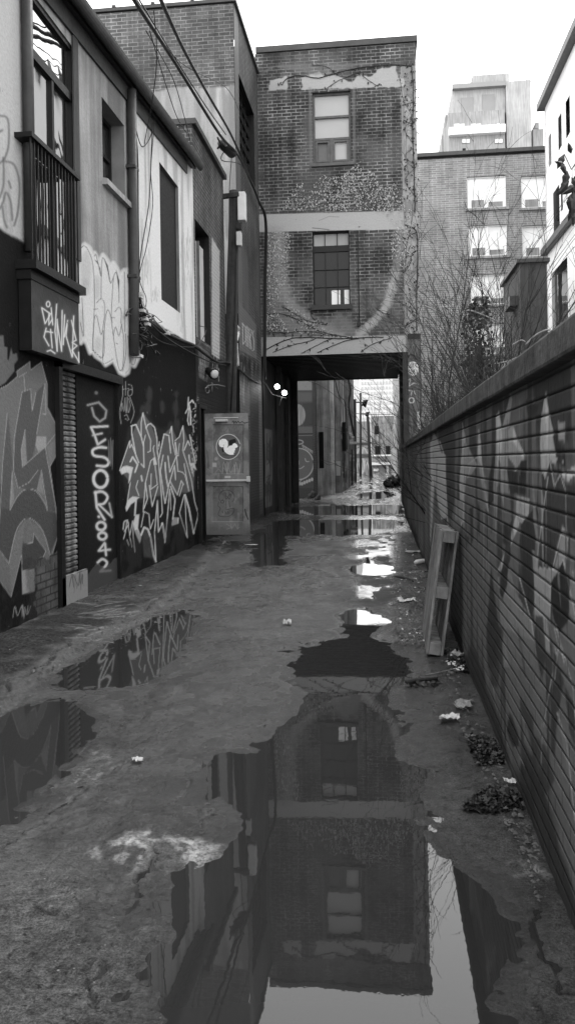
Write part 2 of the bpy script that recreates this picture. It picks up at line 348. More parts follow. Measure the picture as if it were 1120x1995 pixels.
def G2(c):  # sharp letters with white outline
    g = lambda P: S(220, 740, 5.394, P)
    for cx, cy, rx, ry in [(385,150,28,80),(365,300,34,70),(320,330,30,60),(665,150,22,36),(665,300,28,95),(520,290,24,60),(610,500,30,60),(670,480,30,80)]:
        c.poly(g(ell(cx, cy, rx, ry)), .05, .55, 3.5, rough=3)
    c.poly(g([(90,950),(160,500),(230,450),(330,300),(420,440),(480,500),(560,520),(620,450),(690,520),(740,480),(820,520),(870,900),(900,1420),(850,1600),(760,1640),(640,1500),(560,1700),(450,1900),(330,1850),(300,1650),(200,1500),(120,1100)]), .022, .8, 4)
    c.poly(g([(90,960),(180,650),(245,470),(320,350),(400,460),(465,640),(485,830),(540,570),(620,490),(680,640),(738,485),(790,640),(865,860),(850,1150),(560,1300),(330,1300),(150,1250),(185,1080)]), .10, .95, 1.2)
    c.poly(g([(200,1260),(420,1230),(700,1180),(850,1200),(890,1430),(850,1560),(780,1500),(640,1500),(560,1650),(520,1500),(440,1600),(300,1500),(240,1400)]), .012, .85, 3)
    c.poly(g([(310,1570),(350,1560),(400,1680),(430,1870),(330,1860)]), .06, .9, 2.5)
    W = .52
    c.poly(g([(75,950),(110,910),(150,903),(215,920),(185,1050),(165,1090),(175,985),(150,970),(95,995)]), W)
    c.poly(g([(135,1340),(165,1260),(210,1225),(280,1235),(255,1255),(240,1430),(225,1430),(235,1280),(190,1310),(145,1385)]), W)
    c.poly(g([(240,1420),(280,1415),(265,1560),(300,1660),(285,1720),(235,1600),(215,1510)]), W)
    c.poly(g([(630,1445),(695,1450),(690,1510),(622,1535)]), W)
    c.poly(g([(805,880),(855,870),(880,950),(840,920),(850,1020),(830,960)]), W)
    c.poly(g([(425,820),(450,820),(465,890),(430,895)]), W)
    L = [([(75,950),(180,640),(180,715),(200,680),(260,830)],1.6), ([(200,490),(200,560),(245,800),(275,870)],2), ([(195,485),(245,470),(300,600),(325,700),(330,920),(300,885)],2.2), ([(300,580),(300,450),(318,345),(350,500),(400,640),(395,750),(370,760)],1.6), ([(345,580),(325,660),(330,900)],1.4),
     ([(350,510),(370,470),(400,460),(440,500),(465,620),(470,760),(485,830),(540,570),(590,585),(610,770)],2), ([(600,560),(618,490),(630,660),(660,790),(690,800)],1.6), ([(655,640),(700,600),(738,485),(748,640),(735,740),(780,880),(830,1070),(860,1280),(895,1400),(890,1450),(850,1620)],1.6), ([(658,660),(672,780)],2.6), ([(700,670),(690,760),(690,800)],1.4),
     ([(750,740),(790,640),(812,690)],2), ([(808,580),(865,860)],2), ([(185,860),(210,810),(262,890),(235,970)],3), ([(185,1080),(150,1310)],1.5), ([(265,1060),(245,1130),(275,1215)],1.6), ([(300,1545),(330,1385),(380,1410),(395,1570),(430,1470)],1.5), ([(295,1640),(330,1550),(370,1570),(400,1660),(430,1850),(455,1910)],3.4), ([(455,1910),(440,1600),(470,1270),(480,1600),(520,1510),(550,1710),(580,1380),(600,1150)],1.9), ([(520,1510),(552,1650)],4),
     ([(320,1390),(345,1080),(400,850),(440,820)],1.7), ([(330,1350),(365,1250),(345,1080)],1.8), ([(405,990),(400,1150),(470,1100),(445,900)],1.6), ([(385,1110),(415,1330),(475,1120)],1.8), ([(480,830),(510,1180),(522,1400),(500,1440)],1.8), ([(530,790),(500,960),(550,1300),(590,1100),(650,900),(660,1050)],1.9), ([(550,870),(560,1010),(580,1120)],2.6), ([(580,800),(600,970),(670,800),(685,960)],2), ([(600,1060),(680,1210),(720,1060),(745,1100)],1.8), ([(610,1120),(655,1260),(625,1520)],2.2),
     ([(700,1220),(740,1090)],1.5), ([(760,1210),(800,1350),(850,1610)],3.2), ([(750,1210),(700,1400),(780,1650)],1.7), ([(760,1240),(770,1480),(785,1660)],1.6), ([(800,790),(810,880)],2.4), ([(690,960),(730,970),(760,1000),(800,1170),(750,880)],1.6), ([(435,690),(425,720),(445,830)],1.5), ([(480,700),(492,650),(485,730)],1.2), ([(300,1010),(310,1060)],3), ([(605,1190),(610,1370)],1.2)]
    for P, w_ in L: c.line(g(P), w_, W)
    for P, w_ in [([(110,1570),(120,1490),(155,1475),(168,1520),(125,1590)],2.2), ([(150,1480),(135,1600),(115,1670)],1.8), ([(165,1530),(180,1640),(210,1480),(215,1640),(235,1810)],1.6), ([(150,1680),(172,1740)],1.5), ([(180,1650),(205,1760)],1.4)]: c.line(g(P), w_, .42)
    for P in [[(135,20),(135,160)],[(105,100),(170,90)],[(165,50),(200,60),(203,150),(165,165),(165,110),(200,100)],[(105,65),(105,170),(75,330),(90,460)],[(180,180),(225,330),(190,450)],[(90,330),(95,240),(120,330),(130,190),(145,350),(155,180),(165,340),(185,270),(170,200)],[(120,380),(150,370),(170,420)],[(135,410),(160,425)]]: c.line(g(smooth(P)), 1.2, .26, .9)
    for P, w_ in [([(795,185),(790,300),(765,350)],2), ([(820,470),(815,330),(800,250),(835,215),(850,240)],2.6), ([(800,300),(788,430),(800,475)],2)]: c.line(g(P), w_, .5)
    r = random.Random(5)
    for i in range(46):
        x = r.uniform(825, 890); y = 250+i*16; c.line(g([(x, y), (x+r.uniform(-18, 18), y+r.uniform(5, 30))]), r.uniform(.8, 2.2), r.uniform(.2, .5), .9)
def G3(c):  # bubble letters
    g = lambda P: S(50, 440, 4.667, P)
    out = [(480,700),(478,500),(490,330),(500,200),(540,165),(585,200),(610,260),(630,245),(670,320),(690,290),(705,262),(745,310),(770,360),(800,335),(835,390),(855,440),(900,400),(940,400),(960,430),(985,520),(985,640),(975,960),(1005,1060),(1025,1200),(990,1275),(950,1255),(930,1335),(900,1355),(860,1335),(830,1275),(800,1220),(730,1265),(700,1225),(640,1185),(612,1140),(590,1155),(560,1070),(530,1035),(505,1065),(485,950)]
    c.poly(g(out), .55, .7, 2.5, grow=4); c.poly(g(out), .50, .97, 1.3, rough=1.5)
    for cx, cy, rx, ry in [(550,400,50,170),(545,560,45,80),(650,560,28,110),(660,1080,30,70),(960,1120,28,100),(510,900,24,140)]: c.poly(g(ell(cx, cy, rx, ry)), .30, .5, 5)
    for P in [[(625,300),(660,330),(690,460),(680,380)],[(720,300),(750,360),(775,520),(755,430)],[(825,400),(855,500),(850,600),(835,480)]]: c.poly(g(P), .03)
    for P in [[(500,210),(540,180),(580,240),(610,330),(625,500),(628,700),(622,900),(610,1130)], [(625,280),(640,260),(665,360),(690,460),(695,330),(710,290),(745,390),(775,520),(825,420),(850,570),(850,700)], [(690,460),(690,660)], [(800,480),(782,800),(800,1000),(830,1200),(855,1310),(885,1280),(895,1050),(870,880)], [(650,700),(680,665),(715,690),(720,800),(690,990),(650,820),(625,860),(615,1080),(640,1180),(690,1200),(715,1150),(720,900),(750,760),(790,880)], [(620,760),(655,755)], [(815,780),(850,740),(870,770),(870,880)],[(780,835),(815,835)], [(800,1000),(820,920),(850,1000),(875,900)], [(710,950),(705,1220),(730,1250),(800,1210)], [(910,980),(915,1150),(885,1320)], [(930,1000),(950,1150),(945,1290),(910,1345)], [(940,1000),(955,1230),(990,1260),(1005,1200)], [(515,650),(530,1000),(500,880)], [(825,1070),(840,1075)], [(612,1130),(690,1200)], [(900,420),(905,960)]]:
        c.line(g(smooth(P)), 1.3, .03, .85, .8)
    c.line(g(out[22:-2]), 1.8, .62, .55, 1.6)
b1 = thing('stucco_building', 'two storey stucco building on the left, pale above, black with graffiti below', 'building', (XL-3, 8, 0))
ytop = 14.42
ua = pxlines(lambda p: LY(p, 600), -8, 379, 1.45); us = list(np.arange(.5, LY(-8), .12))+ua+[ytop]
vs = list(np.arange(-.03, 6.82, .0135))
yA0, yA1 = LY(60, 400), LY(147, 300); zA0, zA1 = LZ(134, 510), LZ(134, 84)+.02
yB0, yB1 = LY(200, 280), LY(243, 300); zB0, zB1 = LZ(200, 345), LZ(200, 190)
yC0, yC1 = LY(313, 460), LY(349, 460); zC0, zC1 = LZ(313, 582), LZ(313, 318)
yD0, yD1 = LY(117, 900), LY(232, 900); zD1 = LZ(118, 718)
zA0 = LZ(60, 513)
holes = [(yA0, yA1, zA0, zA1), (yB0, yB1, zB0, zB1), (yC0, yC1, zC0, zC1), (yD0, yD1, -.03, zD1)]
c = Canvas('x', XL, us, vs, holes)
zb = 3.6; drip = .10*fbm(c.U*6, c.U*0, 4, 3)
c.field((c.U < LY(55))*.95, .40)                                             # pale stucco at the near end
yw = LY(262, 500)
c.field(((c.U > yw) & (c.W > 3.55)).astype(float), .60)                      # white stretch
st = fbm(c.U*1.6, c.W*.25, 5, 21); c.field(sst(.50, .62, st)*(c.U < yw)*(c.U > LY(150))*.8, .12)
st2 = fbm(c.U*5, c.W*.6+c.U*2, 5, 8); c.field(sst(.55, .7, st2)*(c.W > 3.6)*.5, .17)
c.field(sst(zb+.02, zb-.02, c.W+drip*.3)*.99, .005)                          # black paint below
c.field(sst(.52, .75, fbm(c.U*1.2, c.W*1.2, 4, 14))*(c.W < zb)*.35, .011)
G3(c)
g = lambda P: S(0, 0, 2.8, P)
for P in [[(-30,600),(0,630),(45,650),(50,780),(30,860),(0,890)], [(30,880),(80,900),(108,1000),(100,1150),(80,1230)], [(0,1140),(20,1100),(35,1050),(60,1100),(70,1200)], [(15,1130),(25,1200),(40,1240)], [(0,720),(15,710)], [(20,860),(22,1000),(0,1080)], [(50,990),(62,1025)]]:
    c.line(g(smooth(P)), 4, .08, .75, 2.2)
for k, (x0, x1, y0, y1, n) in enumerate([(277,293,424,475,7),(283,292,490,548,7),(354,371,452,520,11),(354,370,530,560,5),(296,308,562,588,8),(352,360,590,640,5),(276,290,505,540,6)]):
    scrib(c, x0, x1, y0, y1, n, .9, .25, .6, k+30)
G1(c); G2(c)
# broken render at the foot with bricks peeping through
k = sdpoly([(78,1085),(118,1070),(124,1200),(90,1215),(60,1180)], c.PX, c.PY)+30*(fbm(c.U*4, c.W*6, 4, 40)-.5)
rows = ((c.W % .075) < .012) | ((((c.U+(np.floor(c.W/.075) % 2)*.11) % .22)) < .014)
c.field((k < 0)*.9, .09); c.field((k < 0)*rows*.9, .015)
k = (c.W < .35+.5*fbm(c.U*2, c.U*0+3, 4, 50)).astype(float)
c.field(k*.5*sst(.4, .6, fbm(c.U*5, c.W*5, 4, 51)), .03)
M['stucco'] = wallmat('stained_stucco', .27, .85, .3, .8, .4, .12, paint=True, bump=.006, spec=.06, painted_gloss=.8)
c.build('wall', M['stucco'], b1, flip=False)
mb = MB(); T = .30
def reveal(mb, q, depth, X=XL):
    y0, y1, z0, z1 = q
    mb.add([(X,y0,z0),(X,y0,z1),(X-depth,y0,z1),(X-depth,y0,z0)], [(0,1,2,3)]); mb.add([(X,y1,z0),(X,y1,z1),(X-depth,y1,z1),(X-depth,y1,z0)], [(0,1,2,3)])
    mb.add([(X,y0,z0),(X,y1,z0),(X-depth,y1,z0),(X-depth,y0,z0)], [(0,1,2,3)]); mb.add([(X,y0,z1),(X,y1,z1),(X-depth,y1,z1),(X-depth,y0,z1)], [(0,1,2,3)])
dr_ = simple('dirty_reveal', .16, .9, .3, 3, .002)
for q in holes[:3]: mb = MB(); reveal(mb, q, T-.02); mb.build('window_reveal', dr_, b1)
mb = MB(); mb.box(XL-8, XL-T-.35, .5, ytop, 0, 6.5); mb.box(XL-T-.35, XL-.01, .45, .5, 0, 6.5); mb.box(XL-T-.35, XL-.004, ytop-.02, ytop, 0, 6.6); mb.build('building_core', M['void'], b1)
# eave: soffit, gutter, roof
def zg(y): return 6.36+(y-8.65)*.06
mb = MB(); y0, y1 = .5, 14.3; xo = -3.19
for (a, b2) in [(y0, y1)]:
    mb.hexa([(XL-.3,a,zg(a)+.10),(xo,a,zg(a)+.02),(xo,b2,zg(b2)+.02),(XL-.3,b2,zg(b2)+.10),(XL-.3,a,zg(a)+.2),(xo,a,zg(a)+.12),(xo,b2,zg(b2)+.12),(XL-.3,b2,zg(b2)+.2)])
mb.hexa([(XL-8,.5,7.6),(xo,.5,zg(.5)+.13),(xo,y1,zg(y1)+.13),(XL-8,y1,8.2),(XL-8,.5,7.7),(xo,.5,zg(.5)+.18),(xo,y1,zg(y1)+.18),(XL-8,y1,8.3)])
mb.build('roof', M['roofing'], b1)
mb = MB()
n = 10; P = []
for yy in (y0, y1+.08):
    for i in range(n+1):
        t = math.pi*i/n; P.append((xo+.065+.065*math.cos(t), yy, zg(yy)+.13-.12*math.sin(t)))
    P.append((xo-.005, yy, zg(yy)+.135)); 
m_ = n+2; mb.add(P, [tuple(range(m_)), tuple(range(m_, 2*m_))[::-1]]+[(i, (i+1) % m_, m_+(i+1) % m_, m_+i) for i in range(m_)])
mb.build('gutter', M['roofing'], b1)
mb = MB(); mb.hexa([(XL+.005,y0,zg(y0)-.17),(XL+.03,y0,zg(y0)-.17),(XL+.03,13.9,zg(13.9)-.17),(XL+.005,13.9,zg(13.9)-.17),(XL+.005,y0,zg(y0)+.1),(XL+.03,y0,zg(y0)+.1),(XL+.03,13.9,zg(13.9)+.1),(XL+.005,13.9,zg(13.9)+.1)])
mb.build('frieze_board', M['roofing'], b1)
# tall balcony window
win = MB(); y0, y1, z0, z1 = holes[0]; X = XL-.035
def frame(mb, X, y0, y1, z0, z1, w, d=.06):
    mb.box(X-d/2, X+d/2, y0, y0+w, z0, z1); mb.box(X-d/2, X+d/2, y1-w, y1, z0, z1); mb.box(X-d/2+.002, X+d/2-.002, y0+w, y1-w, z0, z0+w); mb.box(X-d/2+.002, X+d/2-.002, y0+w, y1-w, z1-w, z1)
ztr = LZ(100, 148, X)
frame(win, X, y0, y1, z0, z1, .05, .05); win.box(X-.03, X+.025, y0+.05, y1-.05, ztr-.05, ztr+.04)
ym = LY(102, 300, X); win.box(X-.028, X+.02, ym-.025, ym+.025, z0+.05, ztr-.05)
wo_ = win.build('window', M['dark'], b1)
mb = MB(); mb.box(X-.02, X-.012, y0+.04, y1-.04, z0+.04, z1-.04); mb.build('pane', M['glass_strong'], wo_)
mb = MB(); mb.tube([(XL+.06, LY(52), 3.5), (XL+.06, LY(52), 6.3)], .055, 10); mb.build('drainpipe', M['roofing'], b1)
mb = MB(); mb.box(XL+.002, XL+.02, LY(143,300), LY(153,300), 3.75, 6.3); mb.build('pilaster_strip', simple('dark_pilaster', .06, .8, .3, 3, .002, streak=.3), b1)
# balcony rail
rail = thing('balcony_railing', 'black vertical bar railing across the tall window', 'railing', (XL, yA0, zA0)); X = XL+.14
yr0, yr1 = LY(59, 400, X), LY(153, 400, X); zt0 = LZ(110, 310, X); zb0 = LZ(60, 512, X)
mb = MB(); mb.box(XL-.02, X+.03, yr0, yr1, zt0-.02, zt0+.025); mb.build('handrail', M['dark'], rail)
mb = MB(); mb.box(XL-.0, X+.06, yr0-.02, yr1+.03, zb0-.05, zb0+.03); mb.box(XL, X, yr0, yr1, zb0-.14, zb0-.052); mb.build('sill', M['dark'], rail)
n = 15
for i in range(n):
    y = yr0+.03+(yr1-yr0-.06)*i/(n-1); mb = MB(); mb.box(X-.007, X+.007, y-.008, y+.008, zb0+.03, zt0-.02); mb.build('bar', M['dark'], rail)
# small window and tall dark window
y0, y1, z0, z1 = holes[1]; mb = MB(); frame(mb, XL-.2, y0, y1, z0, z1, .05, .05); mb.box(XL-.22, XL-.18, y0+.05, y1-.05, (z0+z1)/2-.02, (z0+z1)/2+.02); wf = mb.build('window', M['dark'], b1)
mb = MB(); mb.box(XL-.225, XL-.21, y0+.03, y1-.03, z0+.03, z1-.03); mb.build('pane', M['glass'], wf)
mb = MB(); mb.prism([(XL-.1, z0-.09), (XL+.07, z0-.09), (XL+.07, z0-.02), (XL-.1, z0+.02)], 'y', y0-.03, y1+.05); mb.build('window_sill', M['concrete'], wf)
y0, y1, z0, z1 = holes[2]; mb = MB(); mb.box(XL-.08, XL-.05, y0, y1, z0, z1); wf = mb.build('boarded_window', simple('charcoal_board', .012, .7, .25, 4, .001), b1)
# second downpipe
mb = MB(); yp = LY(250, 400); mb.tube([(XL+.07, yp, zg(yp)-.02), (XL+.07, yp-.02, LZ(250, 560)+.0), (XL+.07, yp-.06, LZ(246, 690))], .065, 10)
mb.box(XL, XL+.13, yp-.09, yp+.09, LZ(248, 540), LZ(248, 540)+.04); mb.box(XL, XL+.13, yp-.09, yp+.09, LZ(248, 330), LZ(248, 330)+.04)
mb.build('drainpipe', M['roofing'], b1)
# garage opening: shutter in a recess and black lettered panel
ys = LY(158, 900)
XS = XL-.07
mb = MB(); reveal(mb, (yD0, yD1, -.03, zD1), .6); mb.build('doorway_reveal', simple('black_reveal', .008, .8, .3, 4, .002), b1)
mb = MB(); z = 0.0; k = 0
while z < zD1:
    mb.prism([(XS, z), (XS+.022, z+.012), (XS+.022, z+.04), (XS, z+.058)], 'y', yD0+.02, ys-.01); z += .0585
cs = M['shutter'] = wallmat('painted_shutter', .16, .6, .9, 1.6, .9, .3, bump=.001)
t = cs.node_tree
mb.build('roller_shutter', cs, b1)
cp = Canvas('x', XL-.04, np.arange(ys, yD1+.001, .012), np.arange(0.02, zD1-.001, .012), [])
g = lambda P: S(0, 800, 2.8, P)
def L2(P, w_=12, v=.6): cp.line(g(P), w_/2.8, v, .95, 1.0); cp.line(g(P), w_/2.8+3, v*.6, .25, 3)
L2([(480,-30),(540,-45),(582,0),(575,40),(545,60),(515,30),(503,-15)], 10, .26); L2([(526,-98),(528,-97)], 16, .16)
L2([(588,85),(498,90),(520,140),(535,185),(575,158)], 11, .5); L2([(508,135),(558,124)], 9, .45)
L2(smooth([(580,203),(545,200),(508,215),(515,245),(570,255),(595,280),(578,303),(530,300)]), 12)
L2(ell(550,373,38,47), 15); L2([(522,445),(530,530),(572,595)], 12); L2(smooth([(520,447),(560,442),(588,470),(570,505),(538,512)]), 12); L2([(540,512),(612,580)], 9); L2([(598,505),(612,575)], 9, .35)
L2([(540,578),(542,580)], 12); L2(ell(553,630,24,22), 13); L2(ell(560,684,22,19), 13); L2([(572,722),(540,765),(602,758)], 10); L2([(575,728),(580,788)], 11)
L2(smooth([(535,828),(560,810),(585,828),(572,855),(556,870)]), 12); L2([(548,878),(604,872)], 11)
scrib(cp, 211, 222, 850, 905, 8, .8, .2, .8, 77)
cp.field((cp.W < .30+.04*np.sin(cp.U*9))*(cp.U > LY(172, 1100))*.8, .06)
M['blackpaint'] = wallmat('black_painted_wall', .006, .7, .3, 1.5, .2, .2, paint=True, bump=.003)
cp.build('lettered_panel', M['blackpaint'], b1)
mb = MB(); mb.box(XL-.6, XL-.05, ys, yD1, 0, zD1); mb.build('door_jamb', M['void'], b1)
mb = MB(); mb.box(XL-.02, XL+.05, yD0-.10, yD0-.005, 0, zD1+.1); mb.box(XL-.02, XL+.05, yD0-.1, yD1+.08, zD1+.004, zD1+.1); mb.build('door_frame', M['dark'], b1)
# small leaning board at the shutter foot
brd = thing('plywood_board', 'small pale board with a dark scribble leaning at the foot of the shutter', 'board', (XL+.02, LY(123, 1150), 0))
ya, yb_ = LY(123, 1150, XL+.05), LY(172, 1130, XL+.05); cq = Canvas('x', XL+.05, np.arange(ya, yb_, .01), np.arange(.06, .36, .01), [])
cq.field(np.ones(cq.U.shape), .22); scrib(cq, 135, 165, 1118, 1140, 9, 1.6, .04, .8, 5); scrib(cq, 146, 160, 1118, 1150, 6, 1.0, .06, .6, 8)
cq.build('board_face', M['blackpaint'], brd); mb = MB(); mb.box(XL+.025, XL+.049, ya, yb_-.01, .05, .365); mb.build('board_back', M['pallet'], brd)
# sign board under the railing
sb = thing('painted_sign_board', 'dark board hung under the railing with pale spray lettering', 'board', (XL, LY(62, 600), 2.8))
Xp = XL+.13; ya, yb_ = LY(62, 600, Xp), LY(154, 600, Xp); zp1, zp0 = LZ(62, 534, Xp), LZ(71, 684, Xp)
cq = Canvas('x', Xp, np.arange(ya, yb_, .008), np.arange(zp0, zp1, .008), []); g = lambda P: S(50, 440, 4.667, P)
cq.field(np.ones(cq.U.shape), .035); cq.field(.6*sst(.5, .7, fbm(cq.U*3, cq.W*3, 4, 61)), .06)
for P in [[(150,745),(180,890),(230,800),(150,745)], ell(208,712,16,24), [(215,800),(215,900),(245,850)],[(235,745),(250,900)],[(190,930),(170,1010),(215,1090)],[(190,960),(250,970)],[(230,940),(245,1110)],[(285,710),(270,960),(290,1140),(290,850)],[(290,880),(330,1140),(335,770)],[(345,1080),(358,810)],[(355,1010),(385,860),(370,1000),(425,1190)],[(440,820),(428,1190)],[(428,1060),(470,1090),(425,1130),(490,1240)],[(440,1050),(462,1040),(420,860)],[(485,1150),(490,1240)],[(200,1140),(230,1130),(270,1160)]]:
    cq.line(g(P), 1.8, .62, .95, .8); cq.line(g(P), 5, .4, .22, 3)
cq.build('board_face', M['blackpaint'], sb); mb = MB(); mb.box(XL+.01, Xp-.003, ya, yb_-.01, zp0, zp1); mb.build('board_back', M['dark'], sb)
# ================================================================ small brick building with the open door
M['brickdark'] = wallmat('dark_brick', .07, .85, .3, .8, .3, .2, brick=dict(w=.22, h=.075, m=.012, c2=.045, mc=.16, depth=.006, mlo=.15), paint=True, bump=.003)
M['brickplain'] = wallmat('dark_brick_unpainted', .07, .85, .3, .8, .3, .2, brick=dict(w=.22, h=.075, m=.012, c2=.045, mc=.16, depth=.006, mlo=.15), bump=.003)
M['coping'] = simple('metal_coping', .06, .5, .3, 2, .002)
b2 = thing('brick_building', 'low dark brick building behind the open metal door, pale boards in its upper opening', 'building', (XL-2, 16, 0))
yE = 17.35; zT = 7.58
yP0, yP1, zP0, zP1 = LY(382, 560), LY(409, 560), LZ(382, 655), LZ(382, 428)
yQ0, yQ1, zQ1 = LY(414, 600), LY(428, 600), LZ(414, 465)
yd0, yd1 = 14.55, 15.03
c = Canvas('x', XL, np.arange(14.43, yE, .022), np.arange(-.03, zT, .02), [(yP0, yP1, zP0, zP1), (yd0, yd1, -.03, 2.5)])
c.field(sst(3.75, 3.6, c.W)*.9, .008)
c.poly([(413,462),(428,490),(428,700),(413,690)], .42, .95, 1.2, rough=1); c.poly([(386,672),(410,690),(404,745),(388,735)], .14, .9, 1.2, rough=2)
r = random.Random(3)
for i in range(26):
    x = r.uniform(414, 428); y = r.uniform(640, 720); c.line([(x, y), (x+r.uniform(-1, 1), y+r.uniform(5, 25))], .9, .5, .8)
for i in range(20):
    x = r.uniform(387, 402); y = r.uniform(690, 730); c.line([(x, y), (x+r.uniform(-1, 1), y+r.uniform(4, 14))], .9, .4, .6)
for i in range(30):
    x = r.uniform(379, 389); y = r.uniform(770, 960); c.line([(x, y), (x+r.uniform(-4, 4), y+r.uniform(2, 8))], 1.2, r.uniform(.2,.5), .8)
c.build('wall', M['brickdark'], b2)
mb = MB(); mb.box(XL-5, XL-.35, 14.46, yE, 0, zT); mb.box(XL-.35, XL-.004, 14.44, 14.46, 0, zT); mb.box(XL-.35, XL-.004, yE-.02, yE, 0, zT); mb.build('building_core', M['brickplain'], b2)
mb = MB(); mb.box(XL-5.1, XL+.07, 14.40, 14.75, zT, zT+.10); mb.box(XL-.3, XL+.07, 14.752, yE+.04, zT+.001, zT+.10); mb.build('coping', M['coping'], b2)
mb = MB(); reveal(mb, (yP0, yP1, zP0, zP1), .3); mb.build('opening_reveal', M['dark'], b2)
mb = MB(); mb.box(XL-.2, XL-.12, yP0, yP1, zP0, zP1-.25); mb.build('window_board', simple('pale_board', .5, .7, .15, 3, .002, streak=.2), b2)
mb = MB(); mb.box(XL-.11, XL-.06, (yP0+yP1)/2-.03, (yP0+yP1)/2, zP0, zP1-.25); mb.build('window_post', M['grey_metal'], b2)
mb = MB(); x0, z0 = on_y(330, 283, 14.43); x1, z1 = on_y(374, 250, 14.43); mb.box(x0, XL-.25, 14.40, 14.438, z0, z1+.04); mb.build('parapet_panel', simple('pale_parge', .38, .8, .2, 3, .002), b2)
mb = MB(); reveal(mb, (yd0, yd1, -.03, 2.5), .5); mb.box(XL-.52, XL-.5, yd0, yd1, 0, 2.5); mb.build('doorway_recess', M['void'], b2)
mb = MB(); mb.box(XL+.001, XL+.05, yd0-.07, yd0-.001, 0, 2.57); mb.box(XL+.001, XL+.05, yd0, yd1+.07, 2.502, 2.57); mb.build('door_frame', M['dark'], b2)
# ---- the open door (plane facing the camera)
YD = 15.0
xd0, zd1 = on_y(398, 806, YD); xd1, zd0 = on_y(488, 1041, YD); xd0 = XL+.03
us_ = np.arange(xd0, xd1, .0055); vs_ = np.arange(zd0, zd1, .0055)
c = Canvas('y', YD-.045, us_, vs_, []); g = lambda P: S(390, 790, 7.673, P)
pan = np.zeros(c.U.shape)
for q in ((190, 645, 285, 1020), (185, 640, 1210, 1735)):
    P = g([(q[0], q[2]), (q[1], q[2]), (q[1], q[3]), (q[0], q[3])]); pan = np.maximum(pan, 1-sst(-.4, .4, sdpoly(P, c.PX, c.PY)))
c.field(np.ones(c.U.shape), .18); c.field(pan*.8, .13)
c.field(.6*sst(.45, .65, fbm(c.U*5, c.W*5, 5, 71)), .07); c.field(.35*sst(.55, .75, fbm(c.U*14, c.W*9, 4, 72)), .26)
c.field(sst(.35, .1, c.W-zd0+.1*fbm(c.U*8, c.W*3, 3, 7))*.5, .05)
c.poly(g(ell(418, 618, 170, 182)), .10); c.poly(g([(430,520),(520,495),(540,540),(490,580),(430,600)]), .015, 1, .5); c.poly(g([(320,650),(350,640),(370,690),(330,700)]), .02, 1, .5)
c.poly(g([(275,570),(285,520),(330,498),(380,500),(412,540),(415,590),(400,640),(430,605),(480,595),(485,575),(515,560),(545,580),(562,610),(545,630),(520,640),(525,665),(505,680),(520,695),(500,705),(500,738),(440,738),(400,720),(365,690),(350,650),(352,620),(320,625),(290,610)]), .82, 1, .35)
c.line(g([(352,585),(350,615)]), .5, .1); c.line(g(ell(418,618,178,190)), 1.1, .62, 1, .4); c.line(g([(335,737),(430,742),(520,745)]), .9, .02)
c.line(g(smooth([(480,250),(500,232),(505,268),(530,235),(545,262),(570,235),(590,262),(630,240),(660,262),(735,245)])), 1.5, .015, 1, .5)
c.poly(g(ell(237,797,25,25)), .28); c.poly(g([(185,855),(245,855),(245,920),(185,920)]), .33); scrib(c, *[390+330/7.673, 390+600/7.673, 790+850/7.673, 790+1000/7.673], 17, .9, .34, .75, 81); scrib(c, 390+250/7.673, 390+590/7.673, 790+940/7.673, 790+1010/7.673, 13, .8, .30, .7, 82)
scrib(c, 390+340/7.673, 390+640/7.673, 790+310/7.673, 790+400/7.673, 15, .8, .06, .6, 85)
for P in [ell(395,1370,115,105,20,150,400), [(280,1440),(265,1500),(300,1540),(270,1640),(400,1665),(490,1610),(500,1540),(380,1560)], [(390,1310),(385,1400),(450,1320),(440,1400),(390,1350)], [(330,1410),(355,1440),(330,1460),(300,1440),(340,1410)],[(385,1430),(390,1540)],[(430,1430),(440,1520)],[(330,1580),(340,1610)],[(370,1580),(380,1610)],[(410,1580),(420,1610)],[(670,1550),(700,1640),(715,1700)]]: c.line(g(smooth(P)), 1.0, .025, .85, .5)
c.line(g([(670,1550),(690,1640),(715,1700)]), 2.2, .03)
for P in [[(390,1770),(480,1820),(395,1850)],[(460,1770),(470,1850),(520,1770),(560,1850)],[(570,1780),(560,1840),(590,1820)]]: c.line(g(P), .9, .28, .8)
c.line(g([(735,640),(742,740)]), 1.6, .5)
scrib(c, 390+80/7.673, 390+140/7.673, 790+650/7.673, 790+910/7.673, 8, .8, .04, .7, 86)
edge = np.abs(sst(.2,.8,pan)); disp = .016*sst(0, 1, pan)
dr = M['doorpaint'] = wallmat('scuffed_door_paint', .13, .55, .2, 3, .1, .1, paint=True, bump=.001)
b_door = c.build('door', dr, b2, disp=disp, flip=True)
mb = MB(); mb.box(xd0, xd1-.006, YD-.025, YD+.01, zd0, zd1-.006); mb.build('door_core', M['grey_metal'], b2)
def dpos(x, y, Y=YD-.06): return on_y(*g([(x, y)])[0], Y)
mb = MB(); a = dpos(100, 1142); b_ = dpos(745, 1092); mb.box(a[0], b_[0], YD-.125, YD-.095, a[1]+.005, b_[1]-.01); mb.box(a[0], a[0]+.05, YD-.10, YD-.045, a[1]+.005, b_[1]-.01); a = dpos(702, 1140); b_ = dpos(748, 1057); mb.box(a[0], b_[0], YD-.13, YD-.045, a[1], b_[1]); mb.build('push_bar', M['light_metal'], b_door, bevel=.004)
mb = MB(); a = dpos(235, 243); b_ = dpos(413, 205); mb.box(a[0], b_[0], YD-.115, YD-.045, a[1], b_[1]); mb.box(a[0]-.04, b_[0]+.2, YD-.06, YD-.05, b_[1]+.02, b_[1]+.035); mb.build('door_closer', M['light_metal'], b_door, bevel=.006)
mb = MB(); a = dpos(368, 1088); b_ = dpos(452, 1052); mb.box(a[0], b_[0], YD-.052, YD-.046, a[1], b_[1]); mb.build('name_plate', simple('plate', .4, .5, .1, 9, 0), b_door)
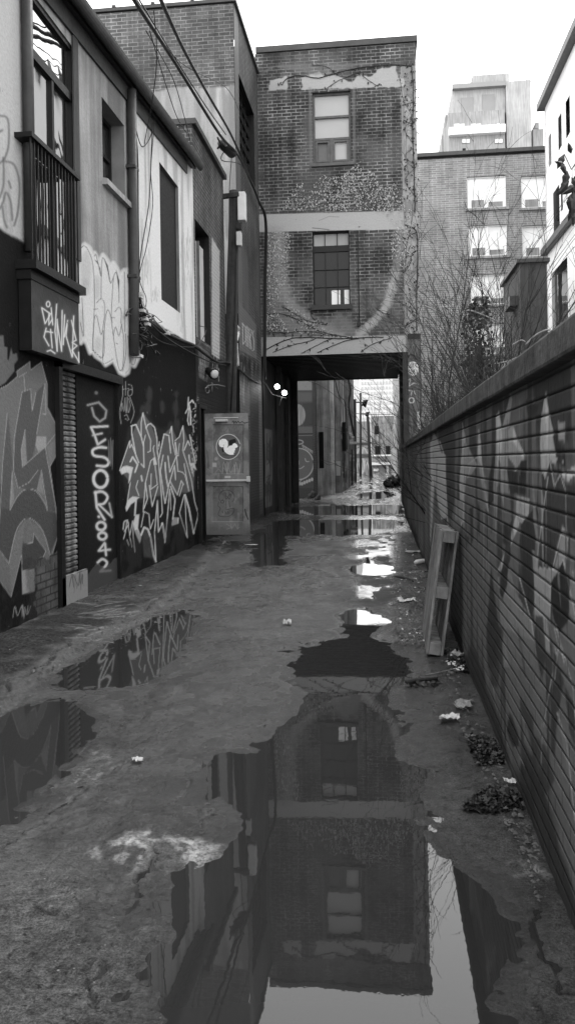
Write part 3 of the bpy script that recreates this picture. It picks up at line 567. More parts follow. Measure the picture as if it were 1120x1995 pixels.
# ================================================================ tall brick building
b3 = thing('tall_brick_building', 'tall brick building with grey parged side wall, left of the bridge', 'building', (XL-4, 20, 0))
Y3 = 19.0; Z3 = 12.3
c = Canvas('y', Y3, np.arange(-11, XL+.001, .03), np.arange(5, Z3, .025), [])
bnd = 10.35+.15*(fbm(c.U*1.5, c.U*0, 3, 5)-.5)
pg = sst(bnd+.04, bnd-.04, c.W); c.field(pg*.97, .24)
c.field(pg*sst(.5, .62, fbm(c.U*1.1, c.W*.5, 5, 91))*.5, .17); c.field(pg*sst(.56, .66, fbm(c.U*3, c.W*.4, 5, 92))*.55, .36)
c.field(pg*sst(-3.75, -3.65, c.U)*sst(-3.4, -3.47, c.U)*.6*sst(.35, .5, fbm(c.U*4, c.W*.8, 4, 95)), .5)
c.field(sst(-3.45, -3.42, c.U)*pg*.7, .17)
b3m = wallmat('weathered_brick', .115, .85, .3, .7, .3, .2, brick=dict(w=.26, h=.088, m=.011, c2=.07, mc=.26, depth=.006, mlo=.1, cover=1), paint=True, bump=.004)
c.build('side_wall', b3m, b3)
yw0, yw1 = LY(466, 200), LY(495, 230); zw0, zw1 = LZ(467, 300), LZ(467, 148)
c = Canvas('x', XL, np.arange(Y3, YB+.02, .02), np.arange(-.03, Z3, .02), [(yw0, yw1, zw0, zw1)])
c.field(sst(-.0, -.1, c.U-Y3-.55-.2*fbm(c.W, c.W*0, 3, 6))*(c.W > 5)*.7, .15)
c.field(.5*sst(.45, .65, fbm(c.U*1.3, c.W*.5, 4, 33)), .13)
g = lambda P: S(370, 620, 4.533, P)
c.poly([(464,585),(499,632),(500,700),(464,680)], .15, .97, 1)
for P in [[(465,40),(470,230)],[(465,45),(490,80),(492,200),(470,230)],[(500,70),(500,245)],[(500,70),(515,85),(512,250)],[(500,160),(512,165)],[(525,90),(527,260),(545,270),(530,180),(548,110),(525,95)],[(565,110),(553,140),(566,200),(565,280),(552,285)]]: c.line(g(P), 1.6, .5, .95, .6)
c.poly(g([(405,440),(530,520),(530,860),(400,860)]), .16, .8, 1.5, rough=2)
r = random.Random(9)
for i in range(34):
    x = r.uniform(462, 505); y = 690+(x-462)*.55+r.uniform(-5, 8); c.line([(x, y), (x+r.uniform(-.6, .6), y+r.uniform(10, 70))], r.uniform(.8, 2), .012, .9)
for i in range(12):
    x = r.uniform(460, 486); y = r.uniform(700, 790); c.line([(x, y), (x, y+r.uniform(10, 40))], 1, .35, .7)
c.poly([(488,735),(508,745),(508,1010),(488,1012)], .05, .9, 1); c.poly([(504,740),(509,742),(512,1000),(506,1002)], .16, .9, .8)
c.field((c.W < .5)*.6, .03)
c.build('alley_wall', M['brickdark'], b3)
mb = MB(); mb.box(-11, XL-.35, Y3+.02, YB-.02, 0, Z3-.01); mb.box(XL-.36, XL-.005, Y3+.02, YB-.02, 0, zw0-.1); mb.build('building_core', M['void'], b3)
mb = MB(); mb.box(-11, XL+.06, Y3-.05, Y3+.3, Z3, Z3+.08); mb.box(XL-.3, XL+.06, Y3+.301, YB, Z3+.001, Z3+.08)
for i in range(8): x = -10+i*.95; mb.box(x, x+.08, Y3-.06, Y3+.05, Z3+.081, Z3+.13)
mb.build('coping', M['coping'], b3)
mb = MB(); reveal(mb, (yw0, yw1, zw0, zw1), .3); mb.build('window_reveal', M['dark'], b3)
mb = MB(); frame(mb, XL-.15, yw0, yw1, zw0, zw1, .05, .05)
for i in range(1, 4): y = yw0+(yw1-yw0)*i/4; mb.box(XL-.165, XL-.135, y-.012, y+.012, zw0+.05, zw1-.05)
for i in range(1, 6): z = zw0+(zw1-zw0)*i/6; mb.box(XL-.166, XL-.134, yw0+.05, yw1-.05, z-.012, z+.012)
wf = mb.build('window', M['dark'], b3); mb = MB(); mb.box(XL-.18, XL-.17, yw0, yw1, zw0, zw1); mb.build('pane', M['glass'], wf)
mb = MB(); mb.box(XL-.4, XL-.3, 17.36, 18.98, 0, 4.2); mb.build('low_infill_wall', M['brickplain'], b3)
a = thing('pale_pipe', 'short bent pale pipe fixed beside the dark pole', 'pipe', (XL+.1, 19.1, 5)); P = [on_x(x, y, XL+.1) for x, y in g([(405,72),(425,110),(405,200),(408,290),(418,420)])]
mb = MB(); mb.tube([(XL+.1, p[0], p[1]) for p in smooth(P, 4)] if False else smooth([(XL+.1, p[0], p[1]) for p in P], 4), .055, 8); mb.build('pipe', simple('pale_flaking_pipe', .5, .6, .5, 8, .003), a)
# ================================================================ pole with lamp
pl = thing('utility_pole', 'thick dark wooden pole with a crossbar and pale boxes, beside the open door', 'pole', (-3.17, 17.5, 0))
YP = 17.5
def oy(px, py, Y): x, z = on_y(px, py, Y); return (x, Y, z)
mb = MB(); mb.tube([(oy(446, 1000, YP)[0], YP, 0), oy(447, 800, YP), oy(452, 600, YP), oy(457, 372, YP)], [.16, .15, .13, .105], 14); mb.build('shaft', M['wood_pole'], pl)
mb = MB(); mb.beam(oy(394, 388, YP-.2), oy(466, 379, YP-.2), .09, .09); mb.build('crossbar', M['wood_pole'], pl)
mb = MB(); a, b_ = oy(465, 432, YP-.1), oy(479, 376, YP-.1); mb.box(a[0], b_[0], YP-.22, YP-.02, a[2], b_[2]); mb.build('lamp_box', simple('pale_box', .55, .5, .1, 5, 0), pl, bevel=.015)
mb = MB(); a, b_ = oy(462, 480, YP-.1), oy(471, 453, YP-.1); mb.box(a[0], b_[0], YP-.2, YP-.05, a[2], b_[2]); mb.build('meter_box', simple('pale_box_small', .45, .5, .1, 5, 0), pl, bevel=.01)
mb = MB(); a, b_ = oy(462, 448, YP-.1), oy(471, 436, YP-.1); mb.box(a[0], b_[0], YP-.2, YP-.05, a[2], b_[2]); mb.tube([oy(462, 480, YP-.12), oy(460, 560, YP-.12), oy(456, 700, YP-.15), oy(450, 800, YP-.17)], .014, 6); mb.build('conduit', M['cable'], pl)
# ================================================================ bridge building
br = thing('bridge_building', 'brick bridge building spanning the alley, two windows and pale concrete bands', 'building', (-1, YB, 4.44))
def BX(px, py=690): return on_y(px, py, YB)[0]
def BZ(px, py): return on_y(px, py, YB)[1]
ZF = BZ(650, 690); ZTOP = BZ(806, 82); XB1 = BX(818, 660)
wu = (BX(609, 250), BX(683, 250), BZ(609, 320), BZ(683, 176)); wl_ = (BX(609, 525), BX(681, 525), BZ(609, 596), BZ(645, 450))
c = Canvas('y', YB, np.arange(XL-.05, XB1, .0145), np.arange(ZF, ZTOP, .0145), [wu, wl_])
xs = BX(783, 300)
c.field(.55*sst(.5, .7, fbm(c.U*1.2, c.W*1.2, 4, 101)), .10)
g6 = lambda P: S(480, 60, 3.111, P); g7 = lambda P: S(480, 420, 3.111, P)
ct = .36
c.poly([(495,412+6),(800,410),(810,446),(495,452)], ct, .97, 1.0); c.poly([(495,657),(815,653),(815,700),(495,700)], ct*.93, .97, 1.0)
c.field(sst(xs-.015, xs+.015, c.U)*(c.W < BZ(800, 128))*.95, .30)
c.field(sst(xs, xs+.03, c.U)*(c.W < BZ(800, 128))*.6*sst(.45, .6, fbm(c.U*7, c.W*2.5, 5, 301)), .13)
P = g6([(135,360),(140,300),(210,285),(245,270),(250,358)]); c.poly(P, .34, .9, 1.5, rough=3)
c.poly(g6([(335,355),(335,285),(420,255),(440,250),(480,280),(560,270),(600,300),(640,310),(680,265),(760,275),(790,235),(900,215),(920,290),(950,290),(960,340),(700,345),(640,350)]), .34, .92, 1.5, rough=3)
c.poly(g6([(85,265),(150,215),(300,240),(420,270),(600,225),(760,210),(760,190),(500,200),(200,205)]), .13, .6, 3, rough=3)
c.line(g6([(385,350),(390,820)]), 6, .15, .5, 2); c.line(g6([(650,350),(655,800)]), 5, .15, .5, 2)
c.line(g7([(200,100),(205,300),(225,470),(290,570),(400,660),(560,720)]), 22, .30, .6, 9, rough=9); c.line(g7([(150,110),(150,400),(200,600),(330,700)]), 26, .24, .45, 9, rough=8)
c.line(g7([(690,720),(760,650),(840,560),(880,450),(900,350)]), 14, .40, .75, 5, rough=7); c.line(g7([(900,350),(930,200),(920,90)]), 16, .30, .5, 6, rough=6)
c.poly(g7([(480,700),(560,590),(640,640),(660,720)]), .14, .6, 5)
c.field((c.W < 6.6)*(c.W > ZF+.45)*.25*sst(.4, .6, fbm(c.U*3, c.W*3, 4, 44)), .2)
for (x0, x1, yy) in [(440,700,1150)]: c.line(g6([(440,1150),(500,1125),(560,1128)]), 1, .12, .7)
c.line(g6([(400,1195),(500,1205)]), 1.6, .04, .8)
r = random.Random(14)
for i in range(60):   # stains and vine scars on the pale pillar strip
    y = r.uniform(130, 640); x = 784+r.uniform(0, 8)+(y-80)/50; c.line([(x, y), (x+r.uniform(3, 14), y+r.uniform(-6, 8)), (x+r.uniform(8, 20), y+r.uniform(-9, 9))], r.uniform(.6, 1.6), .08, .6)
M['bridgebrick'] = wallmat('patchy_brick', .062, .85, .5, .8, .5, .25, brick=dict(w=.26, h=.093, m=.012, c2=.038, mc=.32, depth=.006, patch=1.0, mlo=.0, bias=-.1, cover=1), paint=True, bump=.004)
c.build('front_wall', M['bridgebrick'], br, flip=True)
M['bridgeplain'] = wallmat('patchy_brick_plain', .062, .85, .35, .8, .25, .2, brick=dict(w=.26, h=.093, m=.012, c2=.038, mc=.32, depth=.006, patch=1.3, mlo=.12), bump=.004)
YR = 29.9
mb = MB(); mb.box(XL, XB1-.001, YB+.36, YR, ZF+.22, ZTOP-.01); mb.box(XB1-.3, XB1-.002, YB+.003, YB+.37, ZF, ZTOP-.01); mb.box(XL, XB1-.3, YB+.003, YB+.37, wu[3]+.02, ZTOP-.01)
mb.build('building_core', M['bridgeplain'], br)
mb = MB(); mb.box(XL-.02, XB1+.05, YB-.06, YB+.35, ZTOP, ZTOP+.16); mb.box(XL, XB1+.05, YB+.352, YR+.05, ZTOP+.001, ZTOP+.16); mb.build('coping', M['coping'], br)
def revy(mb, q, depth, Y=YB):
    x0, x1, z0, z1 = q
    for A in ([(x0,z0),(x0,z1)], [(x1,z0),(x1,z1)], [(x0,z0),(x1,z0)], [(x0,z1),(x1,z1)]):
        (a, b), (e, f) = A; mb.add([(a, Y, b), (e, Y, f), (e, Y+depth, f), (a, Y+depth, b)], [(0, 1, 2, 3)])
def fr(mb, Y, x0, x1, z0, z1, w, d=.05): mb.box(x0, x0+w, Y, Y+d, z0, z1); mb.box(x1-w, x1, Y, Y+d, z0, z1); mb.box(x0+w, x1-w, Y+.002, Y+d-.002, z0, z0+w); mb.box(x0+w, x1-w, Y+.002, Y+d-.002, z1-w, z1)
for nm, q in (('a', wu), ('b', wl_)):
    mb = MB(); revy(mb, q, .34); mb.build('window_reveal', simple('reveal_brick', .07, .9, .3, 5, .002), br)
x0, x1, z0, z1 = wu; mb = MB(); Yw = YB+.10; fr(mb, Yw, x0, x1, z0, z1, .055)
zz = [BZ(645, y) for y in (225, 268)]
for z in zz: mb.box(x0+.055, x1-.055, Yw-.01, Yw+.045, z-.03, z+.03)
xm = BX(645, 292); mb.box(xm-.04, xm+.04, Yw-.012, Yw+.04, z0+.055, zz[1]-.03)
wf = mb.build('window', M['grey_metal'], br)
mb = MB(); fr(mb, Yw-.02, x0+.07, xm-.045, z0+.07, zz[1]-.045, .05, .03); fr(mb, Yw-.02, xm+.045, x1-.07, z0+.07, zz[1]-.045, .05, .03); mb.build('sash', M['grey_metal'], wf)
mb = MB(); mb.box(x0+.03, x1-.03, Yw+.055, Yw+.06, zz[1]-.03, z1-.03); mb.box(xm, x1-.03, Yw+.056, Yw+.062, z0+.03, zz[1]-.035); mb.build('blind', simple('pale_roller_blind', .40, .35, .04, 2, 0), wf)
mb = MB(); mb.box(x0+.03, xm, Yw+.055, Yw+.06, z0+.03, zz[1]-.035); mb.build('pane', simple('grey_pane', .12, .3, .1, 2, 0), wf)
mb = MB(); mb.box(x0-.06, x1+.08, YB-.08, YB+.1, z0-.09, z0-.001); mb.build('window_sill', simple('sill_concrete', .11, .8, .2, 4, .002), wf)
x0, x1, z0, z1 = wl_; mb = MB(); Yw = YB+.14; fr(mb, Yw, x0, x1, z0, z1, .035)
zz = [BZ(645, y) for y in (476, 488, 523, 557)]
mb.box(x0+.035, x1-.035, Yw, Yw+.04, zz[1], zz[0])
for k in (1, 2): xx = x0+(x1-x0)*k/3; mb.box(xx-.009, xx+.009, Yw+.004, Yw+.035, z0+.035, z1-.035)
for z in zz[2:]: mb.box(x0+.035, x1-.035, Yw+.003, Yw+.036, z-.007, z+.007)
wf = mb.build('window', M['dark'], br)
mb = MB(); mb.box(x0+.02, x1-.02, Yw+.05, Yw+.055, z0+.02, zz[1]); mb.build('pane', glass('dim_glass', .012, .12, 1.35, .003, .4), wf)
mb = MB(); mb.box(x0+.02, x1-.02, Yw+.05, Yw+.056, zz[0], z1-.02); mb.build('blind', simple('light_top_blind', .34, .4, .1, 3, 0), wf)
mb = MB(); mb.box(BX(645, 570), BX(662, 570), Yw+.046, Yw+.049, z0+.05, BZ(650, 563)); mb.box(BX(670, 570), x1-.035, Yw+.046, Yw+.049, z0+.05, BZ(650, 563)); mb.build('painted_daylight_pane', M['blind'], wf)  # opaque white sheets paint in the daylight seen through the room
mb = MB(); mb.box(x0-.05, x1+.05, YB-.1, YB+.14, z0-.13, z0-.001); mb.build('window_sill', simple('dark_sill', .05, .8, .2, 4, .002), wf)
mb = MB(); xq = BX(697, 500); mb.tube([(xq, YB-.03, BZ(697, 450)), (xq+.01, YB-.03, BZ(697, 635))], .012, 6); mb.box(xq-.05, xq+.04, YB-.07, YB-.002, BZ(697, 636), BZ(697, 626)); mb.build('conduit', M['cable'], br)
# soffit with joists
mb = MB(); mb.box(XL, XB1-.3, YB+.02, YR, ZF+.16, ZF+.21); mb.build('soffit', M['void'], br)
for i in range(22):
    y = YB+.25+i*.34; mb = MB(); mb.box(XL+.02, .62, y, y+.09, ZF+.03, ZF+.158); mb.build('joist', M['dark'], br)
for a_, b_ in ((YB+.004, YB+.2), (YR-.2, YR)): mb = MB(); mb.box(XL, .62, a_, b_, ZF, ZF+.155); mb.build('edge_beam', simple('edge_beam_concrete', .06, .8, .3, 4, .003), br)
# support pillar on the right, with paste-ups and spray
xc0, xc1 = .60, XB1+.02; zc = BZ(800, 650)
c = Canvas('y', YB-.06, np.arange(xc0+.14, xc1, .01), np.arange(0, zc, .01), [])
c.field(np.ones(c.U.shape), .10); c.field(.6*sst(.4, .6, fbm(c.U*4, c.W*3, 4, 111)), .17); c.field((c.W > BZ(800, 662))*.9, .03)
c.line([(792,700),(798,690),(806,693),(810,700)], 3, .02); c.poly(ell(804, 718, 11, 14), .6, 1, 1, rough=1)
for P in [[(796,708),(796,716),(800,716),(800,708)],[(802,716),(804,708),(806,716)],[(808,708),(812,708),(808,712),(812,716)],[(797,720),(795,724),(799,728)],[(801,720),(801,728),(805,726)],[(807,720),(807,728)],[(810,720),(813,728)]]: c.line(P, 1.1, .03, 1, .4)
for P in [[(793,742),(799,738),(797,752),(806,746),(815,748)],[(795,760),(802,762),(800,770)],[(806,762),(808,768)]]: c.line(P, 2, .4)
c.line(ell(801,780,5,5), 2.2, .5); c.poly([(812,803),(819,800),(820,838),(813,835)], .5, .9, 1, rough=1); scrib(c, 790, 812, 800, 850, 9, 1.2, .03, .7, 5); scrib(c, 790, 815, 668, 690, 6, 1.2, .25, .5, 6)
c.build('pillar_face', M['stucco'], br, flip=True)
mb = MB(); mb.box(xc0+.16, xc1-.02, YB-.05, YB+.5, 0, ZF); mb.box(xc0, xc0+.159, YB+.02, YB+.6, 0, ZF); mb.box(xc0+.05, xc1-.04, YB+.6, YR, 0, ZF+.15); mb.build('pillar', simple('grey_pillar', .06, .8, .3, 3, .004, streak=.4), br)
# left side under the bridge
up = thing('underpass_wall', 'dark timber and brick wall under the bridge with a pale narrow door strip', 'wall', (XL, 26, 0))
c = Canvas('x', XL+.04, np.arange(YB, YR, .02), np.arange(0, ZF, .02), [])
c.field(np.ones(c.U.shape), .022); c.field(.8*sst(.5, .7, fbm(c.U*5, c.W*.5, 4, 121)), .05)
c.poly([(516,835),(530,838),(530,985),(516,990)], .17, .95, 1); scrib(c, 516, 530, 850, 975, 16, 1.6, .02, .8, 60); scrib(c, 517, 530, 900, 940, 9, 1.2, .35, .6, 61)
for P in [[(519,860),(524,868),(519,876),(525,880)],[(520,890),(525,900),(520,905)],[(519,930),(527,925),(520,940),(526,945)],[(518,960),(525,955)]]: c.line(P, 1.4, .03)
c.poly([(537,860),(542,862),(542,985),(537,988)], .06, .8, 1)
for q_ in range(14): scrib(c, 530+q_*2.4, 536+q_*2.6, 800+(q_*37) % 120, 830+(q_*37) % 120, 5, 1.1, .10, .6, 200+q_)
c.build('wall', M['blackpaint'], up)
mb = MB(); mb.box(XL-.2, XL+.03, YB+.02, YR-.02, 0, ZF+.1); mb.build('wall_core', M['void'], up)
for Yp, w_ in ((25.3, .16), (27.6, .12), (29.6, .22)):
    mb = MB(); mb.box(XL+.05, XL+.05+w_, Yp, Yp+.2, 0, ZF); mb.build('post', simple('dark_post', .03, .7, .4, 4, .003, streak=.4), up)
# floodlights
fl = thing('floodlight', 'twin floodlight switched on under the bridge', 'lamp', oy(545, 765, 23.0))
em = NT('lamp_glow'); e = em.n('ShaderNodeEmission'); e.inputs[1].default_value = 14; em.l(e.outputs[0], em.out.inputs[0])
for px, py in ((540, 753), (554, 765)):
    a = Vector(oy(px, py, 22.95)); mb = MB(); dd = Vector((.25, -.9, -.35)).normalized()
    mb.tube([a+dd*-.16, a+dd*-.1, a], [.03, .07, .08], 12); h = mb.build('lamp_head', M['dark'], fl)
    mb = MB(); mb.tube([a+dd*-.02, a+dd*.02, a+dd*.045], [.07, .07, .045], 12); mb.build('bulb', em.m, h)
mb = MB(); mb.tube([oy(516, 745, 22.75), oy(530, 768, 22.85), oy(548, 774, 22.95), oy(558, 776, 23)], .015, 6); mb.tube([oy(549, 774, 22.95), oy(544, 790, 22.95)], .012, 5); mb.build('bracket', M['grey_metal'], fl)
# ================================================================ ivy on the bridge
iv = thing('climbing_ivy', 'leafless ivy stems and dry leaf tufts climbing over the bridge front', 'ivy', (0, YB-.03, 6))
def bw3(p, off=.015): x, z = on_y(p[0], p[1], YB-off); return (x, YB-off, z)
mb = MB(); r = random.Random(31)
paths = [(g6, [(215,330),(245,290),(320,270),(420,285),(480,275),(620,235),(760,215),(900,205),(1000,215)], 1.6), (g6, [(490,345),(560,300),(660,260),(700,250)], 1), (g6, [(700,270),(770,320),(800,335)], 1), (g6, [(560,275),(480,215),(400,210)],.8), (g6, [(1000,215),(1010,400),(1005,600),(1015,900),(1020,1100)], 1.8),
 (g6, [(930,290),(950,420),(1000,520),(960,600),(1010,700),(955,760),(1020,820),(960,900),(1015,1000)], .6), (g6, [(950,540),(1000,560),(1015,530)], 1), (g6, [(945,450),(1015,430)], 1),
 (g7, [(100,820),(200,770),(300,740),(420,740),(560,745),(700,740),(830,735)], 1.6), (g7, [(160,830),(260,790),(380,760),(440,735)], 1.1), (g7, [(430,830),(520,790),(600,760),(700,740)], 1.2), (g7, [(330,835),(420,790),(480,760),(520,745)], 1), (g7, [(690,830),(760,780),(880,740)], 1.1), (g7, [(960,670),(1040,620)], 1.2), (g7, [(110,590),(230,600),(330,640),(420,690),(520,720),(640,740)], 1.2), (g7, [(480,660),(430,650),(390,600),(395,560)], 1), (g7, [(240,560),(300,600),(380,640),(470,650)], .9),
 (g7, [(960,60),(1030,100),(1035,300),(1030,500),(1030,700)], 1.8), (g7, [(965,250),(1035,210)], 1), (g7, [(780,560),(830,590),(870,600)], 1), (g7, [(1030,100),(980,130),(960,200),(1000,260),(960,340)], 1), (g7, [(100,700),(230,710),(360,700),(480,720)], .9)]
tips = []
for gg, P, w_ in paths:
    Q = smooth(gg(P), 5); Q = [(x+r.uniform(-.5, .5), y+r.uniform(-.5, .5)) for x, y in Q]
    mb.tube([bw3(p) for p in Q], .008*w_, 4, False)
    for p in Q:
        if r.random() < .55:
            an = r.uniform(0, 6.28); L = r.uniform(2, 9); q = (p[0]+math.cos(an)*L, p[1]+abs(math.sin(an))*L*.8*r.choice((-1, 1))); tips.append(q)
            mb.tube([bw3(p), bw3(((p[0]+q[0])/2+r.uniform(-1, 1), (p[1]+q[1])/2)), bw3(q, .03)], .004, 3, False)
mb.build('stems', M['bark'], iv)
def inpoly(P, x, y): return sdpoly(P, np.array([x]), np.array([y]))[0] < 0
lv = MB()
def leaf(p, s, off, tilt):
    c0 = Vector(bw3(p, off)); a = Vector((math.cos(tilt), r.uniform(-.5, .5), math.sin(tilt)))*s; b = Vector((-math.sin(tilt), r.uniform(-.4, .4), math.cos(tilt)))*s*r.uniform(1.2, 2.4)
    lv.add([c0-a*.5, c0-b*.5, c0+a*.5, c0+b*.5], [(0, 1, 2, 3)])
regs = [(g6([(180,1092),(230,1050),(290,930),(340,920),(360,1010),(400,940),(470,870),(560,880),(620,850),(690,780),(700,860),(760,845),(830,950),(900,920),(950,1000),(960,1092)]), 1500), (g7([(110,100),(270,105),(250,350),(180,560),(260,710),(110,700)]), 900), (g7([(870,80),(1000,60),(1000,250),(960,330),(880,260)]), 330), (g6([(800,1080),(1000,1080),(1000,1200),(900,1180)]), 120), (g7([(230,500),(300,560),(420,640),(560,720),(300,720)]), 160)]
for P, n in regs:
    xs_ = [p[0] for p in P]; ys_ = [p[1] for p in P]; k = 0
    while k < n:
        x, y = r.uniform(min(xs_), max(xs_)), r.uniform(min(ys_), max(ys_))
        if not inpoly(P, x, y): continue
        leaf((x, y), r.choice((.012, .016, .02, .026, .036)), r.uniform(.01, .07), r.uniform(-.6, .6)); k += 1
lv.build('dry_leaves', simple('dry_pale_leaves', .36, .7, .8, 22, 0), iv)
lv = MB()
for q in tips: leaf(q, r.uniform(.02, .05), .03, r.uniform(-1, 1))
for i in range(160):
    x = 790+r.uniform(-4, 26); y = r.uniform(130, 660); leaf((x, y), r.uniform(.02, .05), r.uniform(.02, .06), r.uniform(-1, 1))
lv.build('dark_leaves', M['bark'], iv)
# ================================================================ boundary wall on the right
bwl = thing('boundary_wall', 'painted brick wall with a concrete coping running along the right side', 'wall', (XR+.1, 12, 0))
ZW = 1.74
def RY(px, py=950): return on_x(px, py, XR)[0]
ys1 = [RY(p, 950) for p in np.arange(1135, 789, -1.3)]
us = list(np.arange(.4, ys1[0], .02))+ys1+[YB+.01]
HR = .066
vsr = [-.02]+[k*HR+o for k in range(28) for o in (-.0052, -.0020, .0018, .0024, .014, .024, .034, .044, .053) if 0 < k*HR+o < ZW+.06]
c = Canvas('x', XR, us, vsr, [])
g = lambda P: S(780, 760, 3.294, P)
c.field(np.ones(c.U.shape)*.97, .125)
# far, unpainted, grimy stretch
far = sst(RY(838), RY(836), c.U); c.field(far*.9, .17); c.field(far*.7*sst(.45, .6, fbm(c.U*2.5, c.W*.7, 5, 131)), .05)
c.field(sst(1.4, 1.66, c.W+.12*fbm(c.U*2.5, c.U*0, 3, 8))*.85*(c.U < RY(838)), .02)
c.field((.9*sst(.50, .53, fbm(c.U*5.0, c.W*.35, 4, 132))+.0)*(c.U < RY(838)), .035)
c.field((.9*sst(.53, .56, fbm(c.U*4.0+9, c.W*.45, 4, 133)))*(c.U < RY(838)), .12)
PG = [([(188,330),(205,320),(215,600),(205,800),(190,1000),(192,600)], .24), ([(205,260),(230,300),(260,400),(290,420),(290,640),(295,820),(260,830),(235,700),(205,500)], .20), ([(290,230),(330,220),(350,300),(345,700),(330,830),(295,820),(290,600)], .045),
 ([(395,210),(415,300),(425,480),(400,850),(385,880),(375,600),(390,400)], .20), ([(350,700),(400,720),(395,850),(350,830)], .11), ([(415,330),(470,440),(490,480),(440,560),(420,540)], .14), ([(497,250),(512,330),(520,480),(495,490)], .24), ([(490,440),(530,500),(560,700),(555,760),(520,620)], .13), ([(605,360),(625,480),(600,700),(560,760),(565,560)], .022), ([(625,130),(650,250),(705,20),(712,60),(690,250),(720,230),(770,380),(800,440),(760,480),(730,540),(690,500),(620,500),(610,330)], .16),
 ([(610,160),(630,140),(650,300),(640,500),(620,500)], .27), ([(720,240),(745,310),(800,420),(790,450),(720,330)], .27), ([(680,500),(740,520),(770,450),(810,450),(800,680),(700,660)], .02), ([(620,500),(680,500),(700,660),(620,650)], .12), ([(740,680),(825,700),(820,840),(770,860),(755,800),(740,780)], .20),
 ([(745,790),(760,860),(700,1020),(640,1170),(620,1160),(680,1000)], .22), ([(690,870),(720,820),(700,1100),(640,1200)], .04), ([(770,860),(870,740),(885,800),(860,1000),(870,1300),(830,1500),(780,1200),(760,1000)], .035), ([(930,10),(950,150),(975,250),(1000,450),(990,480),(955,450),(925,560),(900,520),(890,300),(900,150)], .19), ([(925,60),(945,120),(940,400),(925,420)], .26), ([(1005,200),(1055,210),(1050,330),(1010,320)], .14), ([(1000,250),(1010,330),(1050,370),(1060,500),(1000,470),(975,300)], .03),
 ([(800,60),(880,100),(870,160),(815,195)], .02), ([(955,450),(985,600),(1020,540),(1055,620),(1060,900),(1035,860),(1000,1000),(975,1140),(865,1140),(890,900),(920,700)], .055), ([(1025,520),(1060,525),(1120,480),(1120,540),(1080,580),(1040,570)], .24), ([(1060,600),(1120,600),(1120,900),(1080,960),(1060,850)], .05), ([(860,1140),(960,1145),(1000,1140),(980,1200),(960,1260),(950,1500),(960,1700),(880,1620),(860,1400)], .14), ([(1040,1100),(1075,1200),(1085,1300),(1070,1480),(1010,1560),(975,1450),(960,1240)], .015), ([(1040,880),(1075,1000),(1090,1180),(1070,1180),(1035,1090),(990,1200),(975,1180),(1010,1050)], .13),
 ([(1080,1200),(1120,1150),(1120,1500),(1090,1440),(1075,1300)], .10), ([(580,1100),(600,1300),(640,1600),(610,1779),(560,1779),(555,1500)], .025), ([(620,1200),(700,1150),(740,1300),(850,1500),(860,1779),(660,1779),(640,1500)], .10), ([(640,1180),(690,1110),(680,1250),(650,1350),(630,1300)], .02), ([(440,760),(465,740),(465,960),(450,1000)], .03), ([(490,720),(510,760),(505,940),(490,900)], .03), ([(540,760),(560,790),(570,1000),(550,1060)], .035), ([(660,840),(690,860),(680,1000),(655,980)], .025)]
for P, v in PG: c.poly(g(P), v*2.0 if v > .09 else v*.7, .95, 1.3, rough=1.2)
for P in [[(395,210),(410,400),(405,880)], [(250,330),(280,420),(300,840)], [(945,420),(1040,460)], [(925,560),(955,450),(985,620),(1020,545),(1055,640),(1060,900)], [(865,1140),(900,880),(945,560)], [(865,1140),(980,1150)], [(975,1140),(1040,880),(1070,960)], [(1000,1160),(1040,1090),(1075,1180),(1120,1160)], [(960,1240),(955,1500),(1000,1700)], [(990,1500),(1050,1760)], [(625,500),(630,640),(640,860)], [(450,480),(430,560)], [(750,780),(765,850)], [(1040,1080),(1120,1450)], [(430,480),(490,430),(520,480)], [(500,250),(520,480),(560,780)], [(760,1200),(840,1500),(870,1700)]]:
    c.line(g(P), 1.8, .42, .9, .8)
g4 = lambda P: S(840, 1200, 2.51, P)
for P, v in [([(270,40),(350,60),(335,250),(325,360),(295,330),(270,200)], .03), ([(495,0),(545,0),(560,180),(540,330),(515,200)], .02), ([(600,180),(645,330),(620,450),(602,700),(578,660),(590,420)], .025), ([(380,470),(420,560),(430,640),(395,640),(370,560)], .008), ([(650,340),(703,430),(703,640),(670,560)], .03), ([(350,60),(495,120),(540,340),(560,520),(480,480),(400,330)], .13), ([(620,470),(690,720),(680,850),(640,640)], .16), ([(430,440),(470,560),(500,700),(450,620)], .16), ([(560,0),(640,100),(620,180),(575,120)], .10), ([(480,560),(560,640),(600,800),(540,900),(500,760)], .035)]: c.poly(g4(P), v, .85, 2, rough=3)
for P in [[(605,40),(650,200),(690,340),(703,500)], [(612,470),(660,620),(700,1000)], [(540,520),(534,740)], [(590,280),(545,540)], [(600,60),(620,150),(600,320)], [(300,350),(325,520)], [(435,690),(470,800),(555,1100)]]: c.line(g4(P), 1.8, .36, .8, 1.0, dry=.5)
r = random.Random(171)
for i in range(14):
    x = r.uniform(842, 1115); ty = 868-(x-795)*.62; y0_ = ty+r.uniform(5, 420); L = r.uniform(60, 240); ww = r.uniform(1.5, 7); sk = r.uniform(-14, 14); up_ = r.random() < .5
    P = [(x, y0_), (x+ww+sk*.5, y0_+L*.6), (x+ww*.5+sk, y0_+L), (x-ww+sk*.5, y0_+L*.5)] if up_ else [(x-ww, y0_), (x+ww, y0_+L*.1), (x+sk, y0_+L), (x-ww*.4, y0_+L*.4)]
    c.poly(P, r.choice((.02, .025, .035, .15, .22, .30)), .8, 1.1)
r = random.Random(71)
